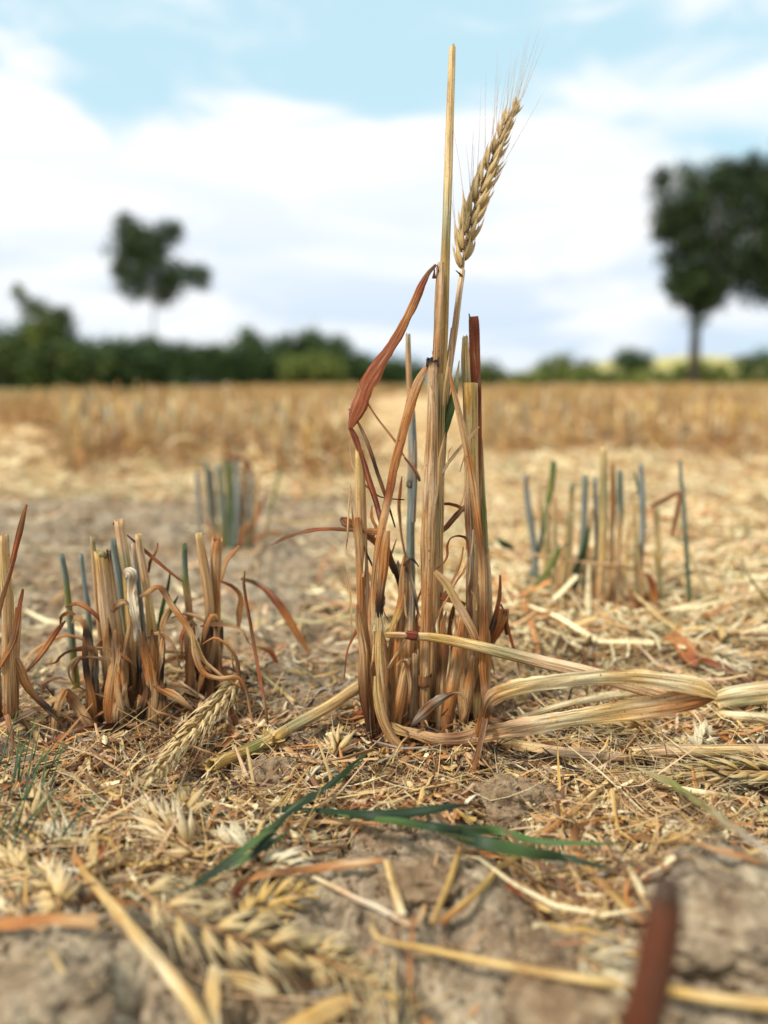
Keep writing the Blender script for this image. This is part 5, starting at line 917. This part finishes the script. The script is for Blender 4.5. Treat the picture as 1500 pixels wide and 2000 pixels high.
# ---------------------------------------------------------------- litter
PAL = np.array([C[k] for k in ('cream', 'straw', 'straw', 'cream', 'tan', 'pink', 'orange', 'tan', 'brown', 'brown', 'tan', 'pink', 'straw', 'gtan', 'dark', 'yellow', 'cream')])
def thick(px, py):
    """how thickly litter lies, by place on the field"""
    d = np.zeros_like(px)
    g = lambda cx, cy, rx, ry, s: s * np.exp(-((px - cx) / rx) ** 2 - ((py - cy) / ry) ** 2)
    d = d + g(300, 1470, 330, 110, 1.1) + g(860, 1500, 330, 90, 1.1) + g(120, 1640, 260, 100, .9) + g(1330, 1500, 330, 150, 1.2) + g(420, 1580, 240, 90, .8)
    d = d + g(1080, 1750, 120, 70, .8) + g(1250, 1380, 420, 130, .9) + np.where((px > 700) & (py < 1330) & (py > 800), np.clip((px - 700) / 200, 0, 1) * 1.2, 0)
    d = d + np.where((px > -200) & (px <= 720) & (py < 975), .7, 0) + g(300, 1330, 280, 80, .35) + .07 - np.where((px < 640) & (py > 985) & (py < 1290), .05, 0)
    d = d - g(560, 1425, 130, 40, .5) - g(150, 1930, 210, 90, 1.2) - g(760, 1720, 190, 100, 1.0) - g(900, 1830, 200, 60, .7) - g(1460, 1830, 130, 130, 1.3) - g(560, 1540, 110, 45, .6) - g(1010, 1600, 90, 40, .5)
    d = np.where((px < 640) & (py > 985) & (py < 1290), d * .35, d)
    return np.clip(d, 0.006, 1.2)
def scatter(n, ymin, ymax, xs=.56):
    xo, yo = [], []
    while sum(map(len, xo)) < n:
        m = n * 3; y = np.exp(nr.uniform(math.log(ymin), math.log(ymax), m)) if ymax / ymin > 2 else nr.uniform(ymin, ymax, m)
        x = nr.uniform(-xs, xs, m) * y; px, py = proj(x, y); k = nr.uniform(0, 1.0, m) < thick(px, py) * (1 - .85 * np.clip(vn(x * 34, y * 34, 77) * 6 - .1, 0, 1) * (y < .5)); xo.append(x[k]); yo.append(y[k])
    return np.concatenate(xo)[:n], np.concatenate(yo)[:n]
def strips(mb, x, y, ln, wd, cc, segs=5, lift=.0035, tilt=.25, cup=.35, taper=.6, curve=.7):
    n = len(x); yaw = nr.uniform(0, 2 * math.pi, n); bend = nr.normal(size=n) * curve; q = np.linspace(-.5, .5, segs + 1)
    a = yaw[:, None] + bend[:, None] * q[None]; st = ln[:, None] / segs
    dx = np.cos(a) * st; dy = np.sin(a) * st; X = x[:, None] + np.cumsum(dx, 1) - dx.sum(1)[:, None] / 2; Y = y[:, None] + np.cumsum(dy, 1) - dy.sum(1)[:, None] / 2
    base = gh(X, Y); line = base.mean(1, keepdims=True) + (q[None] * ln[:, None]) * nr.normal(size=(n, 1)) * tilt
    Z = np.maximum(base + .0004, line) + nr.uniform(0, 1, (n, 1)) ** 2 * lift + .0003
    Z = Z + (nr.uniform(-.3, 1, (n, 1)) * ln[:, None] * .12) * (4 * q[None] ** 2)
    w = wd[:, None] * (1 - taper * (2 * np.abs(q[None])) ** 3 * nr.uniform(0, 1.6, (n, 1)).clip(0, 1)); roll = nr.normal(size=(n, 1)) * .5 + nr.normal(size=(n, 1)) * q[None] * 1.6
    nxn, nyn = -np.sin(a), np.cos(a)
    cross = np.array([-.5, 0, .5]); V = np.empty((n, segs + 1, 3, 3))
    for k, c in enumerate(cross):
        o = c * w; V[:, :, k, 0] = X + nxn * o * np.cos(roll); V[:, :, k, 1] = Y + nyn * o * np.cos(roll); V[:, :, k, 2] = Z + o * np.sin(roll) + (cup * w * (1 - abs(2 * c)))
    m = (segs + 1) * 3; i = np.arange(segs)[:, None] * 3 + np.arange(2)[None, :]; fq = np.stack([i, i + 1, i + 4, i + 3], -1).reshape(-1, 4)
    Fq = (np.arange(n)[:, None, None] * m + fq[None]).reshape(-1, 4)
    ou = nr.uniform(0, 40, (n, 1, 1)); uv = np.empty((n, segs + 1, 3, 2)); uv[..., 0] = ou + cross[None, None] * wd[:, None, None]; uv[..., 1] = ou * 1.7 + ((q[None] + .5) * ln[:, None])[:, :, None]
    mb.add(V.reshape(-1, 3), Fq, uv.reshape(-1, 2), np.repeat(cc, m, 0))
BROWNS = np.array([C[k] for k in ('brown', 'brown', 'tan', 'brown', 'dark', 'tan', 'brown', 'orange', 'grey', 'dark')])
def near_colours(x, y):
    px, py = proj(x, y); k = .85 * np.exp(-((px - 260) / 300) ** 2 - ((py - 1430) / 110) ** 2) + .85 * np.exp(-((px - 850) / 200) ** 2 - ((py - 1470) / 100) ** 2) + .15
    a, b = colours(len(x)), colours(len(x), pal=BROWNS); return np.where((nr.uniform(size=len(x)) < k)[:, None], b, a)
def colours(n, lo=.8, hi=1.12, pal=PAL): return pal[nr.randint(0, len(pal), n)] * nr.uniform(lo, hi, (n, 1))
CHAFF = np.array([C[k] for k in ('cream', 'cream', 'straw', 'straw', 'yellow', 'tan')])
FARP = np.array([C[k] for k in ('cream', 'cream', 'cream', 'straw', 'tan', 'straw', 'cream', 'orange', 'cream', 'tan', 'pink', 'gtan')])
mb = MB()
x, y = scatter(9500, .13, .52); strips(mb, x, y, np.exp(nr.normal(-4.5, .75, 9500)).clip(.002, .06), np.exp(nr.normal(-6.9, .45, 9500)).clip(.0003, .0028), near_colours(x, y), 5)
x, y = scatter(5200, .13, .52); strips(mb, x, y, np.exp(nr.normal(-4.0, .6, 5200)), nr.uniform(.0002, .00045, 5200), colours(5200), 6, .006)
x, y = scatter(12000, .42, 1.3); strips(mb, x, y, np.exp(nr.normal(-3.45, .55, 12000)), nr.uniform(.0012, .0040, 12000), colours(12000, .9, 1.2, pal=FARP), 4, .009, curve=.4)
x, y = scatter(9000, 1.2, 4.5); strips(mb, x, y, np.exp(nr.normal(-3.2, .5, 9000)), nr.uniform(.002, .007, 9000), colours(9000, .9, 1.2, pal=FARP), 3, .016)
tag(mb.build('straw_litter', M_LITTER, origin=(0, .3, 0)), 'carpet of chopped straw and leaf shreds covering the soil', 'straw litter', kind='stuff')
mb = MB(); n = 2600; x, y = scatter(n, .13, .55); strips(mb, x, y, nr.uniform(.003, .008, n), nr.uniform(.0011, .0024, n), colours(n, pal=CHAFF), 4, .004, .35, .45, 1.0)
n = 2500; x, y = scatter(n, .5, 1.4); strips(mb, x, y, nr.uniform(.006, .014, n), nr.uniform(.002, .004, n), colours(n, pal=CHAFF), 3, .006, .35, .45, 1.0)
tag(mb.build('chaff', M_HUSK, origin=(0, .3, 0)), 'pale chaff and empty husks strewn over the straw litter', 'chaff', kind='stuff')
# soil crumbs
def crumbs(n, ymin, ymax, lo, hi):
    y = nr.uniform(ymin, ymax, n); x = nr.uniform(-.56, .56, n) * y; s = np.exp(nr.uniform(math.log(lo), math.log(hi), n))
    t = (1 + 5 ** .5) / 2; iv = np.array([[-1, t, 0], [1, t, 0], [-1, -t, 0], [1, -t, 0], [0, -1, t], [0, 1, t], [0, -1, -t], [0, 1, -t], [t, 0, -1], [t, 0, 1], [-t, 0, -1], [-t, 0, 1]]) / 1.9
    it = np.array([[0, 11, 5], [0, 5, 1], [0, 1, 7], [0, 7, 10], [0, 10, 11], [1, 5, 9], [5, 11, 4], [11, 10, 2], [10, 7, 6], [7, 1, 8], [3, 9, 4], [3, 4, 2], [3, 2, 6], [3, 6, 8], [3, 8, 9], [4, 9, 5], [2, 4, 11], [6, 2, 10], [8, 6, 7], [9, 8, 1]])
    V = iv[None] * nr.uniform(.55, 1.25, (n, 12, 1)) * s[:, None, None] * nr.uniform(.7, 1.3, (n, 1, 3)); V[:, :, 0] += x[:, None]; V[:, :, 1] += y[:, None]; V[:, :, 2] = V[:, :, 2] * .75 + (gh(x, y) + s * .25)[:, None]
    f = np.column_stack([it, it[:, 2]]); Fq = (np.arange(n)[:, None, None] * 12 + f[None]).reshape(-1, 4); mb.add(V.reshape(-1, 3), Fq, np.zeros((n * 12, 2)), np.zeros((n * 12, 3)))
mb = MB(); crumbs(3800, .12, .34, .0003, .0013); crumbs(2600, .3, .95, .0006, .0030); crumbs(260, .13, .9, .0018, .0042)
tag(mb.build('soil_crumbs', M_CLOD, origin=(0, .3, 0), sm=True), 'fine crumbs of dry soil and grit scattered over the field ground', 'soil crumbs', kind='stuff')
# the larger pieces one by one
BIGP = ['straw', 'tan', 'orange', 'brown', 'yellow', 'pink', 'rust', 'tan', 'brown']
def region(px): return 'left' if px < 520 else ('middle' if px < 980 else 'right')
n = 300; x, y = scatter(n, .15, .62)
ln = np.exp(nr.normal(-3.6, .35, n)); o_ = np.argsort(-ln)
for i in o_:
    k = int(nr.randint(0, len(BIGP))); lf = nr.uniform() < .45; m = MB()
    strips(m, x[i:i + 1], y[i:i + 1], ln[i:i + 1], nr.uniform(.0014, .0028, 1) if lf else nr.uniform(.0008, .0018, 1), colours(1, pal=C[BIGP[k]][None]), 9, .006, .2, .3, .6, .3)
    px, py = proj(x[i], y[i]); rg = region(px); dist = 'in front of' if y[i] < .30 else 'behind'
    hu = {'straw': 'straw yellow', 'tan': 'tan', 'orange': 'orange brown', 'brown': 'brown', 'yellow': 'golden', 'pink': 'pinkish', 'rust': 'rust red', 'cream': 'cream'}[BIGP[k]]
    kd = 'leaf shred' if lf else 'straw piece'
    g = '%s %ss loose on the ground %s, %s the clumps' % (hu, kd, rg, dist)
    tag(m.build('leaf_shred' if lf else 'straw_piece', M_LITTER), '%s %s loose on the ground at the %s %s the clumps' % (hu, kd, rg, dist), 'dry leaf' if lf else 'straw', g)
n = 150; x, y = scatter(n, .15, .40)
for i in range(n):
    k = ['cream', 'white', 'straw', 'yellow'][int(nr.randint(0, 4))]; m = MB(); a = nr.uniform(0, 6.28); z = gz(x[i], y[i]) + .0022
    d = np.array((math.cos(a), math.sin(a), nr.uniform(-.1, .45))); fl_mesh(m, np.array((x[i], y[i], z)), d, np.array((0, 0, 1.)), nr.uniform(.006, .010), nr.uniform(.0018, .003), C[k], C[k] * .95, .6)
    px, py = proj(x[i], y[i]); rg = region(px); kk = {'cream': 'cream', 'white': 'whitish', 'straw': 'straw coloured', 'yellow': 'yellow'}[k]
    tag(m.build('husk', M_HUSK), 'single %s grain husk lying on the litter at the %s' % (kk, rg), 'husk', '%s grain husks on the ground, %s' % (kk, rg))
n = 46; cx = []; 
x = nr.uniform(-.5, .0, 400); y = nr.uniform(.36, 1.05, 400); x = x * y / .9
k = 0
for i in range(400):
    px, py = proj(x[i], y[i])
    if not (-20 < px < 680 and 1000 < py < 1340) or k >= n: continue
    r = nr.uniform(8, 26); clod('small grey soil clod on the bare strip behind the left clump', float(px), float(py), r, .6, 40 + k, 'small clods on the bare strip behind the left clump'); k += 1
